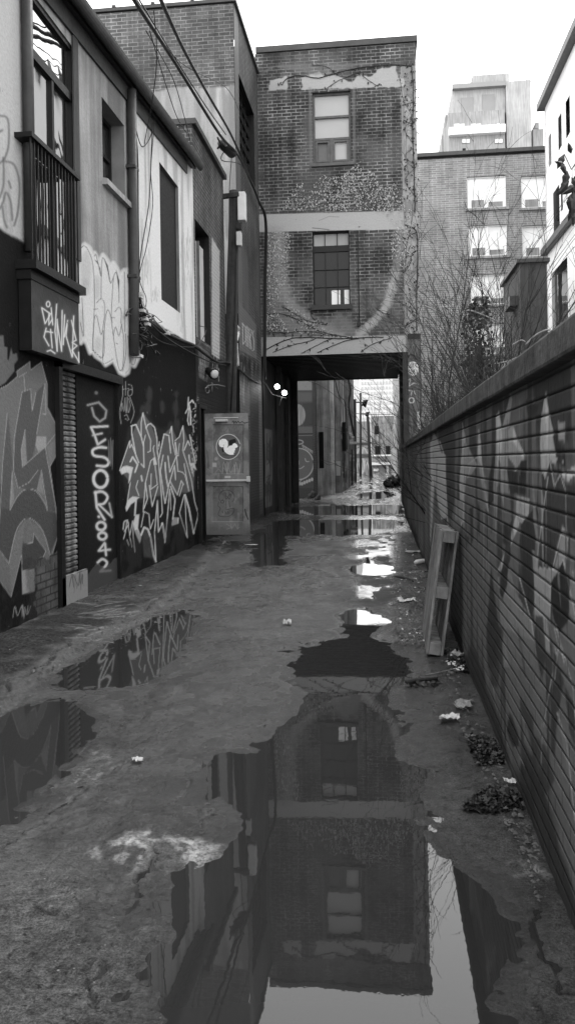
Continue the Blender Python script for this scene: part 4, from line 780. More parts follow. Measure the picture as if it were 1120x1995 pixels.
for i in range(42):   # long vertical drips and brush streaks
    x = r.uniform(835, 1118); y0_ = 870-(x-795)*.6+r.uniform(0, 260); L = r.uniform(50, 260); c.line([(x, y0_), (x+r.uniform(-5, 5), y0_+L)], r.uniform(1, 3.4), r.choice([.02, .03, .05, .14, .2]), .75, 1.2, dry=.4)
for i in range(16):
    x = r.uniform(860, 1110); y0_ = r.uniform(1150, 1650)+(x-860)*.5; L = r.uniform(60, 250); c.line([(x, y0_), (x+r.uniform(-20, 20), y0_+L)], r.uniform(1.5, 5), r.choice([.02, .03, .12, .18]), .7, 1.5, dry=.5)
k = c.W-.33*fbm(c.U*1.8, c.U*0, 4, 17); c.field(sst(.06, -.02, k)*.9, .018); c.field(sst(.25, .0, k)*.45*sst(.4, .6, fbm(c.U*6, c.W*6, 4, 18)), .03)
M['bwall'] = wallmat('painted_brick', .09, .55, .2, 1.2, .2, .15, brick=dict(w=.235, h=.066, m=.0045, c2=.075, mc=.09, depth=.012, patch=1, mlo=1, pj=.45), paint=True, bump=.002, spec=.25, painted_gloss=.6)
gv = np.abs((c.W/HR+.5) % 1-.5)*HR; hgv = .0050*(gv < .0021)*(.6+.8*fbm(c.U*3, np.round(c.W/HR)*1.0, 3, 64))+.003*(fbm(c.U*2, c.W*3, 3, 65)-.5)
c.build('wall_face', M['bwall'], bwl, flip=True, disp=np.maximum(hgv, -.002), smooth_=False)
mb = MB(); mb.box(XR+.03, XR+.30, .4, YB, 0, ZW+.05); mb.build('wall_core', M['brickplain'], bwl)
cc = simple('mossy_concrete', .085, .85, .6, 4, .014, streak=.3, bscale=14)
y = .4; k = 0
while y < YB:
    L = 1.9; mb = MB(); dz = RNG.uniform(-.004, .004); mb.box(XR-.05, XR+.36, y+.006, min(y+L, YB-.05), ZW+.06+dz, 1.905+dz); mb.build('coping_slab', cc, bwl, bevel=.012); y += L
# ================================================================ pallet leaning on the wall
pt = thing('wooden_pallet', 'pale wooden pallet standing on its side and leaning on the painted wall', 'pallet', (.3, 7, 0))
# frame: long axis up the wall (a), width along the alley (b), thickness (n)
A0 = Vector((*on_z(834, 1255), 0)); A1 = Vector((*on_z(862, 1282), 0))
Yn, Yf = A1.y, A1.y+1.02
base_n = Vector((.10, Yn, .01)); 
xb = on_z(848, 1284)[0]
q_ = on_z(863, 1284); Yn = q_[1]; base_n = Vector((q_[0], Yn, .02)); top_n = Vector((XR-.012, Yn+.03, .95))
ax = (top_n-base_n).normalized(); bx = Vector((.02, 1, 0)).normalized(); bx = (bx-ax*bx.dot(ax)).normalized(); nx = ax.cross(bx).normalized()
if nx.x > 0: nx = -nx
Lh, Wd = (top_n-base_n).length, 1.15
def pp(a, b, n): return base_n+ax*a+bx*b+nx*n
def pbox(a0, a1, b0, b1, n0, n1): return MB().hexa([pp(a0,b0,n0), pp(a1,b0,n0), pp(a1,b1,n0), pp(a0,b1,n0), pp(a0,b0,n1), pp(a1,b0,n1), pp(a1,b1,n1), pp(a0,b1,n1)])
for a0 in (0, Lh/2-.045, Lh-.09): pbox(a0, a0+.09, 0, Wd, .022, .11).build('stringer', M['pallet'], pt, bevel=.004)
rr = random.Random(4)
for i in range(7): b0 = i*(Wd-.09)/6; j = rr.uniform(-.008, .008); pbox(0, Lh+j, b0, b0+.09, .112, .130).build('deck_board', M['pallet'], pt, bevel=.003)
for i in range(4): b0 = i*(Wd-.1)/3; pbox(0, Lh, b0, b0+.1, 0, .020).build('bottom_board', M['pallet'], pt, bevel=.003)
# ================================================================ alley floor
def gp(P): return [on_z(x, y) for x, y in P]
c5 = lambda P: S(400, 980, 2.435, P); c6 = lambda P: S(0, 1080, 2.489, P); c8 = lambda P: S(320, 1400, 1.697, P)
PUD = [  # outline in picture coordinates, laid on the floor
 ('puddle in the foreground mirroring the bridge building and the sky', [(600,1268),(655,1245),(676,1240),(674,1215),(676,1196),(700,1190),(738,1206),(740,1220),(720,1238),(745,1250),(785,1284),(793,1305),(770,1333),(756,1342),(757,1380),(760,1440),(766,1490),(790,1500),(812,1505),(818,1560),(806,1600),(826,1640),(870,1690),(912,1712),(950,1752),(973,1808),(975,1850),(960,1895),(940,1930),(932,1990),(930,2080),(335,2080),(338,1990),(346,1900),(353,1800),(347,1760),(350,1720),(385,1698),(420,1680),(452,1650),(478,1620),(474,1588),(448,1562),(425,1548),(402,1560),(412,1510),(424,1478),(450,1474),(490,1478),(520,1458),(545,1425),(575,1400),(600,1370),(602,1345),(585,1325),(578,1296)]),
 ('long puddle along the broken kerb mirroring the white-outlined lettering', [(110,1334),(205,1262),(290,1210),(345,1196),(362,1192),(372,1215),(352,1255),(318,1295),(286,1328),(200,1336)]),
 ('puddle at the left edge mirroring the grey block lettering', [(-120,1400),(0,1392),(70,1376),(128,1372),(174,1396),(176,1420),(132,1468),(100,1508),(40,1560),(-10,1590),(-120,1640)]),
 ('wide shallow puddle just before the bridge', c5([(232,150),(310,150),(318,90),(560,82),(905,80),(885,128),(790,150),(700,150),(640,158),(560,148),(450,155),(372,166),(365,285),(300,292),(240,290)])),
 ('small bright puddle in the middle of the alley', c5([(685,318),(700,300),(750,292),(760,262),(780,258),(800,290),(870,298),(885,318),(870,338),(780,345),(710,338)])),
 ('puddle under the bridge', [(560,996),(600,987),(700,985),(775,984),(786,992),(775,1001),(690,1003),(600,1003)]),
 ('puddle at the far side of the bridge', [(700,962),(745,958),(770,964),(740,972),(702,970)]),
]
def GP(P): return gp(P)
pudg = [(n, GP(smooth([(x, max(y, 930)) for x, y in P], 3, True))) for n, P in PUD]
ypx = np.concatenate([np.arange(2130, 1300, -2.0), np.arange(1300, 930, -1.2), np.arange(930, 912, -1.0)])
rows = [on_z(744, y)[1] for y in ypx]; rows = [.3, .8]+rows+[180]
cols = np.arange(-3.45, XR+.35, .0105); cols = list(np.arange(-6, -3.5, .3))+list(cols)+list(np.arange(1.0, 3.2, .3))
fl_ = Canvas('z', 0, cols, rows, [])
U, W = fl_.U, fl_.W
d = np.full(U.shape, 9.0)
wob = .085*(fbm(U*7, W*7, 6, 201)-.5)+.13*(fbm(U*2.6, W*2.6, 4, 202)-.5)
near = np.clip(W/8, .35, 2.5)
for n, P in pudg:
    P = np.array(P); lo = P.min(0)-.6; hi = P.max(0)+.6; ix = (U > lo[0]) & (U < hi[0]) & (W > lo[1]) & (W < hi[1])
    d[ix] = np.minimum(d[ix], sdpoly(P, U[ix], W[ix]))
d = d+wob*near
hgt = .020*sst(0, .55, d)+.002*sst(.0, .03, d)-.016*sst(0.02, -.12, d)
rel = (fbm(U*2.2, W*2.2, 5, 210)-.5)*.030+(fbm(U*9, W*9, 5, 211)-.5)*.020+(vn(U*38, W*38, 212)-.5)*.006*np.clip(6/W, 0, 1)
hgt = hgt+rel*sst(.0, .5, d)*1.15+((fbm(U*13, W*13, 5, 215)-.5)*.009+(fbm(U*3.5, W*3.5, 3, 216)-.5)*.006)*sst(-.10, .03, d)*sst(.5, .2, d)
# raised broken slab on the left
kerb = S(0, 1080, 2.489, [(-300,900),(0,790),(95,690),(200,620),(290,540),(370,480),(430,440),(520,390),(640,350),(690,330),(760,270),(860,190),(1000,60),(1100,-60),(600,-160),(-900,300)])
dk = sdpoly(gp([(x, max(y, 1000)) for x, y in kerb]), U, W)+.14*(fbm(U*4, W*4, 5, 220)-.5)
hgt = hgt+.035*sst(.02, -.03, dk)
dkc = np.abs(dk+.10+.16*(fbm(U*6, W*6, 5, 221)-.5)); crack = sst(.026, .006, dkc)*(W < 8.6)*sst(.30, .40, fbm(U*3, W*3, 3, 229))
hgt = hgt-.03*crack
def cracks(P, w_=.012, dep=.015):
    global hgt, crk
    dd = sdline(gp(P), U+.16*(fbm(U*7, W*7, 5, 230)-.5), W+.16*(fbm(U*7+5, W*7, 5, 231)-.5)); m_ = sst(w_*.8, w_*.2, dd)*sst(.02, .06, d)*sst(.34, .46, fbm(U*4, W*4, 3, 239))
    hgt = hgt-dep*m_; crk = np.maximum(crk, m_)
crk = crack.copy()
cracks([(300,1625),(275,1720),(240,1780),(200,1860),(170,1890)]); cracks([(240,1835),(215,1890),(190,1930),(188,1960)], .016); cracks([(425,1550),(400,1570),(385,1600),(370,1640)], .01); cracks([(0,1660),(60,1620),(150,1550),(260,1480),(300,1450)], .01)
cracks([(1040,1770),(1030,1810),(1055,1870),(1085,1925),(1120,1930)], .014, .008); cracks([(880,1720),(860,1900)], .006, .006); cracks([(540,1245),(600,1255),(650,1245)], .008); cracks([(410,1440),(370,1520),(330,1600)], .01, .01); cracks([(870,1420),(880,1450),(900,1460)], .01); cracks([(60,1780),(120,1790),(160,1830)], .012, .01)
strk = np.exp(-((fl_.PX-728)/42.0)**2)*sst(1290, 1200, fl_.PY)
hgt = hgt-(hgt-.006)*strk*.75*sst(0, .1, d)
fl_.c = hgt
wet = sst(.15, .02, d+.2*(fbm(U*4, W*4, 4, 241)-.5))*.9
n1 = fbm(U*1.1+3, W*.55, 5, 240); wet = np.maximum(wet, sst(.50, .58, n1)*.9*(.6+.4*sst(.3, .5, fbm(U*9, W*6, 4, 246))))
pxm = fl_.PX; pym = fl_.PY
wet = np.maximum(wet, np.clip(strk*1.5, 0, 1)*sst(.36, .46, fbm(U*5, W*2.2, 4, 243)))
for cx, cy, rx, ry in [(330,1590,110,14),(110,1560,120,26),(480,1440,60,40),(500,1180,110,40),(240,1360,150,22),(60,1590,110,26),(330,1120,110,18),(640,1010,140,12)]:
    wet = np.maximum(wet, np.exp(-(((pxm-cx)/rx)**2+((pym-cy)/ry)**2))*.95)
wet = np.maximum(wet, sst(12, 22, W)*.75)
film = np.clip(strk*1.6, 0, 1)*sst(.42, .50, fbm(U*5, W*2.2, 5, 243))*sst(-.05, .05, d)
film = np.maximum(film, .8*sst(.5, .6, fbm(U*2, W*.8, 5, 247))*sst(13, 18, W)*sst(31, 28, W))
wet = np.maximum(wet, sst(.11, .02, d+.06*(fbm(U*9, W*9, 4, 275)-.5)))
wet = wet*np.where((W < 12) & (d > .10), .55+.45*sst(.35, .6, fbm(U*12, W*9, 4, 270)), 1)
wet = np.clip(np.maximum(wet, crk*.6), 0, 1)
# light worn patches, residue of dirty ice, sky glare painted beyond the bridge
def ice(P, v, a, th):
    dd = sdpoly(gp(P), U, W)+.12*(fbm(U*9, W*9, 5, 255)-.5); m_ = sst(.05, -.05, dd)*sst(th-.02, th+.14, fbm(U*24, W*15, 6, 250)); fl_.field(m_*a, v); return m_
fl_.field(sst(.5, .7, fbm(U*1.3, W*1.3, 5, 251))*.35*sst(.1, .4, d), .085)
fl_.field(sst(.22, .10, np.abs(dk))*(dk < .05)*.6*(W < 9)*sst(.3, .5, fbm(U*5, W*5, 4, 259)), .105)
fl_.field(sst(.05, .25, U-XR+.75+.5*fbm(W*1.2, W*0, 3, 252))*.45, .03)
fl_.field(sst(30.5, 33, W)*.9*sst(.3, .55, fbm(U*1.5, W*.5, 4, 260)), .55)  # far floor painted pale: open-sky glare put into the colour
fl_.field(sst(-.10, -.22, dk)*(W < 15)*(.97*sst(.22, .45, fbm(U*3, W*3, 5, 262))), .008)
fl_.line([(640,1215),(470,1330),(300,1480),(120,1600),(0,1680)], 110, .105, .45, 45, rough=25)
fl_.line([(860,1300),(850,1500),(960,1700),(1010,1900)], 50, .10, .35, 25, rough=15)
ice([(178,1668),(215,1640),(290,1622),(312,1632),(300,1665),(285,1690),(250,1700),(200,1688)], .62, .9, .40)
ice([(330,1642),(380,1636),(430,1650),(432,1670),(415,1680),(412,1702),(372,1705),(365,1682),(345,1668)], .66, .95, .33)
ice([(40,1490),(170,1440),(250,1500),(120,1580)], .3, .5, .58) ; ice([(995,1690),(1050,1680),(1060,1705),(1000,1710)], .5, .7, .45)
r = random.Random(8)
for i in range(26):
    x = r.uniform(110, 300); y = 1235-(x-110)*.25+r.uniform(-50, 25); fl_.line([(x, y), (x+r.uniform(15, 60), y+r.uniform(-8, 6)), (x+r.uniform(40, 90), y+r.uniform(-12, 6))], .8, .35, .6, .7)
t = NT('wet_asphalt'); p = t.pos(); wv = t.attr('wet'); cr = t.attr('crack')
agg = t.noise(p, 130, 3, .8); mid = t.noise(p, 22, 6, .7); big = t.noise(p, 2.2, 6, .7); vor = t.n('ShaderNodeTexVoronoi'); t.l(p, vor.inputs['Vector']); vor.inputs['Scale'].default_value = 95
spk = t.rng(vor.outputs['Distance'], .08, .16, 1, 0); m2 = t.noise(p, 48, 4, .75); vo2 = t.n('ShaderNodeTexVoronoi'); t.l(p, vo2.inputs['Vector']); vo2.inputs['Scale'].default_value = 26; vo2.inputs['Randomness'].default_value = 1; spk2 = t.math('MULTIPLY', t.rng(vo2.outputs['Distance'], .07, .13, 1, 0), t.rng(t.noise(p, 9, 2), .5, .62, 0, 1)); pit = t.rng(t.noise(p, 33, 3, .7), .32, .42, .35, 1)
base = t.math('MULTIPLY', t.rng(big, .35, .65, .55, 1.35), .068); base = t.math('MULTIPLY', base, t.rng(mid, .3, .7, .5, 1.5)); base = t.math('MULTIPLY', base, t.rng(agg, .38, .62, .55, 1.5))
spn = t.noise(p, 5, 2); base = t.math('ADD', base, t.math('MULTIPLY', t.math('MULTIPLY', spk, t.rng(spn, .5, .7, 0, 1)), .12))
base = t.math('MULTIPLY', base, t.math('MULTIPLY', pit, t.rng(m2, .35, .65, .68, 1.38))); base = t.math('ADD', base, t.math('MULTIPLY', spk2, .16))
base = t.mix(t.math('MULTIPLY', t.attr('pa'), t.rng(m2, .40, .56, .25, 1)), base, t.math('MULTIPLY', t.attr('pv'), t.rng(agg, .3, .7, .7, 1.25)))
base = t.math('MULTIPLY', base, t.rng(wv, 0, 1, 1, .28)); base = t.math('MULTIPLY', base, t.rng(cr, 0, 1, 1, .35))
rg = t.math('ADD', t.rng(wv, 0, 1, .66, .09), t.rng(mid, .3, .7, -.08, .08))
fi = t.math('SUBTRACT', 1.0, t.math('MULTIPLY', t.attr('film'), .93)); rg = t.math('MULTIPLY', rg, t.rng(t.attr('film'), 0, 1, 1, .4)); nb = t.bump(t.math('MULTIPLY', agg, fi), .006, 1); nb = t.bump(t.math('MULTIPLY', m2, fi), .008, .8, nb); nb = t.bump(t.math('MULTIPLY', mid, fi), .010, .9, nb)
M['asphalt'] = t.fin(base, rg, nb, 0.0, t.rng(wv, 0, 1, .07, .5))
fo = fl_.build('alley_pavement', M['asphalt'], None, disp=0.0*U, extra={'wet': wet, 'crack': crk, 'film': film}); tag(fo, kind='structure')
# water
t = NT('puddle_water'); p = t.pos(); nn = t.noise(t.scalev(p, (1, 1, 1)), 3.5, 3); n2 = t.noise(p, 30, 2)
M['water'] = t.fin(.020, .012, t.bump(n2, .00003, 1, t.bump(nn, .0003)), 0.0, .55); t.b.inputs['IOR'].default_value = 1.36
taken = []
for kk, (n, P) in enumerate(pudg):
    P = np.array(P); far_ = P[:, 1].mean(); sx = .05; sy = .05 if far_ < 9 else .12; lo = P.min(0)-.35; hi = P.max(0)+.35
    gx = np.arange(lo[0], hi[0]+sx, sx); gy = np.arange(lo[1], hi[1]+sy, sy); gx = gx[(gx > XL-.1) & (gx < XR+.2)] if far_ < 31 else gx
    A, B = np.meshgrid((gx[:-1]+gx[1:])/2, (gy[:-1]+gy[1:])/2, indexing='ij'); own = sdpoly(P, A, B); ok = own < .22
    for j, (_, Q) in enumerate(pudg):
        if j != kk: ok &= ~((sdpoly(np.array(Q), A, B) < own+(1e-6 if j < kk else 0)))
    idx = {}; vs_ = []; fs_ = []
    def vi(a, b):
        if (a, b) not in idx: idx[(a, b)] = len(vs_); vs_.append((gx[a], gy[b], .0015))
        return idx[(a, b)]
    for a, b in zip(*np.nonzero(ok)): fs_.append((vi(a, b), vi(a+1, b), vi(a+1, b+1), vi(a, b+1)))
    mb = MB(); mb.add(vs_, fs_); o = mb.build('puddle', M['water']); tag(o, kind='structure')
# ================================================================ beyond the bridge
gA = lambda P: S(560, 740, 4.667, P)
mu = thing('mural_building', 'low building end wall beyond the bridge painted with a round smiling face', 'building', (-4, 34, 0))
c = Canvas('y', 34.0, np.arange(-4.6, -2.83, .022), np.arange(0, 6.2, .022), [])
c.field(np.ones(c.U.shape), .07); c.poly(gA([(-40,0),(240,0),(240,95),(-40,95)]), .3, .9, 1)
c.poly(gA([(-40,110),(240,110),(240,200),(-40,210)]), .16, .7, 4)
c.poly(gA(ell(90,320,72,100)), .34, .95, 1); scrib(c, 566, 590, 790, 828, 9, 1, .12, .7, 3)
c.line(gA([(-40,495),(240,490)]), 2, .02); c.line(gA([(-40,508),(240,503)]), 1.5, .2)
c.poly(gA([(-40,425),(230,425),(235,485),(-40,488)]), .16, .7, 1.5)
c.poly(gA(ell(105,765,128,140)), .12, 1, 1); c.line(gA(ell(105,765,130,142)), 1.6, .45); c.line(gA(ell(92,566,50,20)), 1.8, .38)
for P in [smooth([(45,715),(50,738),(70,735),(72,712)]), smooth([(160,715),(170,742),(195,742)]), ell(98,752,6,22), smooth([(85,795),(115,808),(150,785)])]: c.line(gA(P), 1.1, .45)
c.line(gA(smooth([(50,890),(90,920),(95,950),(110,950),(120,915),(180,880)])), 1.2, .4)
for i in range(7): x, y = 135+i*16, 592+i*10; c.line(gA([(x, y), (x+6, y+24)]), 1.2, .42); c.line(gA([(x, y), (x+11, y+4)]), .9, .42)
for i in range(8): c.poly(gA(ell(62+i*23, 945-max(0, i-3)*10, 12, 17, 8)), .42, .9, .6)
c.poly(gA([(-40,985),(240,985),(240,1100),(-40,1100)]), .05, .8, 1.5)
c.build('mural_wall', M['blackpaint'], mu, flip=True)
mb = MB(); mb.box(-9, -2.835, 34.02, 36.2, 0, 6.2); mb.box(-9, -2.75, 33.9, 36.2, 6.21, 6.35); mb.build('building_core', M['brickplain'], mu)
def wm(nm, c0, **k): return wallmat(nm, c0, .85, .4, 1.2, .5, .2, **k)
def blk(nm, lab, x1, y0, y1, z1, m, bits=()):
    t = thing(nm, lab, 'building', (x1-2, y0, 0)); c = Canvas('x', x1, np.arange(y0, y1+.001, .08), np.arange(0, z1, .035), []); q = random.Random(int(y0*7)); c.field(.8*sst(.48, .56, fbm(c.U*.9, c.W*.6, 5, int(y0))), q.choice((.05, .4))); c.field(.8*sst(.5, .55, fbm(c.U*1.5, c.W*.3, 4, int(y0)+3)), .04)
    for i in range(44):
        P = [proj(x1, q.uniform(y0, y1), q.uniform(.2, 3.6)) for _ in range(1)][0]; w_, h_ = q.uniform(1, 4), q.uniform(3, 16); c.poly([(P[0]-w_, P[1]), (P[0]+w_, P[1]+1), (P[0]+w_, P[1]+h_), (P[0]-w_, P[1]+h_)], q.choice((.02, .03, .5, .3, .12)), .85, .8, rough=1)
    mp = M.setdefault('farpaint', wallmat('far_weathered_paint', .2, .85, .4, 1.2, .5, .2, paint=True)); c.build('alley_face', mp, t)
    mb = MB(); mb.box(-9, x1-.004, y0, y1, 0, z1); mb.build('wall', m, t)
    for bn, q, m2 in bits: mb = MB(); mb.box(*q); mb.build(bn, m2, t)
    return t
blk('weathered_building', 'pale peeling building front standing just past the painted face wall', -2.27, 36.2, 39.5, 8.5, wm('peeling_plaster', .38), [('pilaster', (-2.262, -2.1, 36.4, 36.8, 0, 8), wm('peeling_pilaster', .5)), ('drainpipe', (-2.262, -2.18, 38.6, 38.75, 0, 8), M['dark']), ('service_box', (-2.262, -2.16, 37.5, 37.9, 1.5, 2.4), M['dark']), ('opening', (-2.75, -2.55, 36.17, 36.197, 1.2, 2.8), M['void'])])
blk('grey_building', 'grey rendered building with black meter boxes, third past the bridge', -1.93, 39.5, 47, 9, wm('grey_render', .25), [('meter_box', (-1.922, -1.75, 40.2, 41.0, 2.0, 3.4), M['void']), ('meter_box', (-1.922, -1.8, 42.5, 43.3, 2.1, 3.2), M['void']), ('door', (-1.925, -1.90, 41.6, 42.4, 0, 2.1), M['dark']), ('pilaster', (-1.922, -1.78, 43.9, 44.4, 0, 9), wm('grey_pilaster', .22)), ('pale_poster', (-2.2, -2.0, 39.47, 39.497, .8, 1.5), M['paper'])])
blk('far_brick_building', 'dark brick building farthest down the left side of the alley', -1.85, 47, 56, 9.4, M['brickplain'], [('door', (-1.845, -1.80, 50, 51, 0, 2.2), M['void']), ('awning', (-1.845, -1.5, 47.6, 49.4, 2.5, 2.62), M['light_metal'])])
rw = thing('side_wall_building', 'rendered wall along the right side beyond the bridge', 'wall', (1.1, 35, 0))
mb = MB(); mb.box(1.0, 1.25, YR+.3, 92, 0, 4.5); mb.build('wall', wm('far_render', .28), rw)
mb = MB(); mb.box(.97, .999, 44, 46, 0, 1.9); mb.build('door', M['void'], rw); mb = MB(); mb.tube([(.985, 50+.9*math.cos(a), 2.0+.45*math.sin(a)) for a in np.linspace(0, 6.28, 16)], .06, 5); mb.build('spray_ring', M['paper'], rw)
mb = MB(); mb.box(.94, .999, 36, 36.3, 0, 4.5); mb.build('pilaster', M['concrete'], rw)
for i, (x, y, s, lb) in enumerate([(.62, 47.0, .42, 'larger bin bag against the wall beyond the bridge'), (.35, 46.2, .3, 'smaller bin bag lying in front of the larger one')]):
    mb = MB(); n = 10; vs = []
    for a in range(1, n):
        for b_ in range(n*2):
            th, ph = math.pi*a/n, math.pi*b_/n; q = s*(1+.18*math.sin(3*ph+a)+.1*RNG.uniform(-1, 1)); vs.append((x+q*math.sin(th)*math.cos(ph), y+q*1.2*math.sin(th)*math.sin(ph), max(.0, s*.6+q*.9*math.cos(th))))
    mb.add(vs, [(r_*20+k, r_*20+(k+1) % 20, (r_+1)*20+(k+1) % 20, (r_+1)*20+k) for r_ in range(n-2) for k in range(20)]+[tuple(range(20)), tuple(range(160, 180))], True)
    tag(mb.build('rubbish_bag', M['plastic_bag']), 'black '+lb, 'bag', 'bin bags')
def gridwin(mb, x0, x1, z0, z1, y, nx, nz, fx=.5, fz=.5, d=.15):
    for i in range(nx):
        for j in range(nz):
            cx = x0+(x1-x0)*(i+.5)/nx; cz = z0+(z1-z0)*(j+.5)/nz; w = (x1-x0)/nx*fx/2; h = (z1-z0)/nz*fz/2; mb.box(cx-w, cx+w, y-d, y, cz-h, cz+h)
def yx(px, py, Y): return on_y(px, py, Y)
def face(t, nm, px0, py0, px1, py1, Y, dep, m, z0=None):
    x0, z1_ = yx(px0, py0, Y); x1, z0_ = yx(px1, py1, Y); mb = MB(); mb.box(x0, x1, Y, Y+dep, z0_ if z0 is None else z0, z1_); return mb.build(nm, m, t), (x0, x1, z0_, z1_)
t = thing('far_grey_building', 'mid grey building closing the end of the alley, garage door at its foot', 'building', (1, 100, 0))
face(t, 'wall', 722, 811, 800, 930, 100, 10, wm('end_wall', .28), 0)
for q in ((729,830,738,846), (730,869,741,889), (751,869,760,889), (763,869,775,889)): face(t, 'window', *q, 99.95, .1, M['dark'])
face(t, 'ledge', 723, 901, 800, 905, 99.3, .6, M['blind']); face(t, 'ledge', 724, 886, 790, 888, 99.7, .25, M['blind']); face(t, 'garage_door', 725, 906, 749, 925, 99.9, .08, M['concrete'], 0); face(t, 'door', 752, 906, 757, 925, 99.9, .08, M['blind'], 0); face(t, 'window', 727, 913, 737, 918, 99.8, .05, M['blind'])
t = thing('white_end_building', 'white building far off, left of the hazy tower', 'building', (-2, 110, 0)); face(t, 'wall', 640, 720, 702, 930, 112, 8, simple('white_render', .6, .8, .1, .5, 0), 0)
t = thing('low_graffiti_building', 'low pale building with spray-painted front at the end of the alley', 'building', (-2, 86, 0))
c = Canvas('y', 86, np.arange(-8, -1.2, .06), np.arange(0, 5.6, .05), []); c.field(np.ones(c.U.shape), .3)
c.poly([(660,862),(725,862),(725,868),(660,868)], .08); scrib(c, 690, 722, 897, 922, 12, 2, .6, .9, 5); scrib(c, 690, 722, 870, 884, 9, 1.5, .6, .8, 6); scrib(c, 690, 722, 900, 925, 10, 1.2, .05, .8, 7); c.poly([(660,884),(722,884),(722,893),(660,893)], .12)
c.build('painted_front', M['stucco'], t, flip=True); mb = MB(); mb.box(-8, -1.21, 86.03, 90, 0, 5.6); mb.build('wall', M['concrete'], t)
t = thing('hazy_tower', 'tall pale tower block far away seen through the bridge opening', 'tower', (6, 230, 0))
_, q = face(t, 'wall', 702, 722, 800, 900, 230, 30, simple('tower_concrete', .62, .8, .1, .05, 0), 0)
mb = MB(); gridwin(mb, q[0], q[1], 4, q[3], 230, 16, 16, .45, .55, .2); mb.build('window_grid', simple('tower_glass_haze_tone', .46, .4, .2, 1, 0), t)['kind'] = 'stuff'  # window tone paled so distance haze sits in the colour
def lamp(px, y0, y1, Y, r_, lab, arm=None, lean=0):
    t = thing('street_pole', lab, 'pole', (oy(px, 900, Y)[0], Y, 0)); a = oy(px+lean, y0, Y); b_ = oy(px, y1, Y); mb = MB(); mb.tube([(b_[0], Y, 0), a], [r_*1.2, r_], 8); mb.build('shaft', M['wood_pole'] if r_ > .09 else M['grey_metal'], t)
    if arm: e = oy(arm[0], arm[1], Y); mb = MB(); mb.tube([a if arm[2] else oy(px, arm[1], Y), e], .05, 5); mb.build('arm', M['grey_metal'], t); mb = MB(); mb.tube([e, (e[0]+.3, e[1], e[2]-.1)], [.2, .32], 8); mb.build('lamp_head', M['dark'], t)
lamp(688.5, 778, 935, 58, .19, 'tall dark pole standing closest past the left-hand buildings', (706, 784, 0))
lamp(702, 765, 925, 80, .10, 'slim pale pole behind the dark one', (712, 806, 0)); lamp(722, 812, 925, 76, .13, 'leaning dark pole in front of the end building', None, -6)
# ---- right-hand background
bk = thing('office_building', 'brick office building behind the bare shrubs, large white-lit windows', 'building', (6, 50, 0))
YK = 50; hs = []
for (x0, x1, y0, y1) in [(909,986,345,403),(1014,1090,344,402),(911,988,440,497),(1016,1092,440,497),(914,990,536,592),(1018,1094,536,592),(916,992,632,688)]:
    a = yx(x0, y0, YK); b_ = yx(x1, y1, YK); hs.append((a[0], b_[0], b_[1], a[1]))
kx0 = 1.26; top = yx(950, 299, YK)[1]
c = Canvas('y', YK, np.arange(kx0, 16, .25), np.arange(0, top, .25), hs)
c.build('front_wall', wallmat('office_brick', .25, .85, .2, .5, .2, .15, brick=dict(w=.5, h=.13, m=.016, c2=.17, mc=.40, depth=.004, mlo=.3, patch=.6), bump=.003), bk, flip=True)
mb = MB(); mb.box(kx0, 16, YK+.3, 88, 0, top-.01); mb.box(kx0, kx0+.1, YK+.01, YK+.3, 0, top); mb.build('building_core', M['concrete'], bk); mb = MB(); mb.box(kx0-.1, 16, YK-.12, YK+.4, top, top+.22); mb.build('coping', M['coping'], bk)
for q in hs:
    mb = MB(); fr(mb, YK+.1, q[0], q[1], q[2], q[3], .07, .08); mb.box((q[0]+q[1])/2-.04, (q[0]+q[1])/2+.04, YK+.1, YK+.17, q[2], q[3]) if q[3] < 16 else None; wf = mb.build('window', M['blind'], bk)
    mb = MB(); mb.box(q[0], q[1], YK+.19, YK+.2, q[2], q[3]); mb.build('blind', M['blind'], wf); mb = MB(); mb.box(q[0]-.15, q[1]+.15, YK-.12, YK+.1, q[2]-.15, q[2]-.01); mb.build('window_sill', M['concrete'], wf)
    mb = MB(); mb.box(q[0]+.25, q[0]+1.0, YK+.17, YK+.185, q[2]+.08, q[2]+.55); mb.box(q[0]+1.25, q[1]-.2, YK+.17, YK+.185, q[2]+.08, q[2]+.4); mb.build('window_furniture', M['concrete'], wf)
tw = thing('stepped_tower', 'pale stepped tower rising behind the brick office building', 'tower', (20, 110, 0))
t1 = simple('tower_brick_pale', .40, .85, .22, .25, 0, streak=.25); t2 = simple('tower_brick_grey', .34, .85, .25, .25, 0, streak=.3); t3 = simple('tower_louvre', .27, .7, .1, .4, 0)
TQ = lambda x, y: (860+x/5.333, 130+y/5.333)
def tb(nm, x0, y0, x1, y1, m, Y=110, dep=14): a = TQ(x0, y0); b_ = TQ(x1, y1); return face(tw, nm, a[0], a[1], b_[0], b_[1], Y, dep, m)
tb('upper_block', 115, 185, 658, 480, t1); tb('lower_block', 70, 482, 662, 1100, t2, 109); tb('right_block', 664, 152, 935, 1100, t1, 109.4); tb('penthouse', 315, 92, 655, 184, t2, 112); tb('penthouse_edge', 656, 70, 700, 151, t1, 112, 4); tb('annex', 947, 650, 1062, 1100, t2, 112); tb('annex_vent', 970, 578, 1010, 640, t3, 113, 3); tb('left_wing', 35, 500, 69, 1100, t2, 114); tb('far_left_wing', 0, 715, 34, 1100, t2, 118)
for q in ((203,322,330,470), (422,290,550,470)): tb('louvre', *q, t3, 109.9, .08)
tb('balcony', 75, 628, 664, 672, M['blind'], 108.2, .8)
for q in ((127,588,238,622), (300,588,408,622), (570,588,650,668), (210,742,292,790), (550,742,632,790), (215,848,248,892), (560,848,590,892)): tb('window', *q, M['dark'] if q[1] > 800 else t3, 108.93, .05)
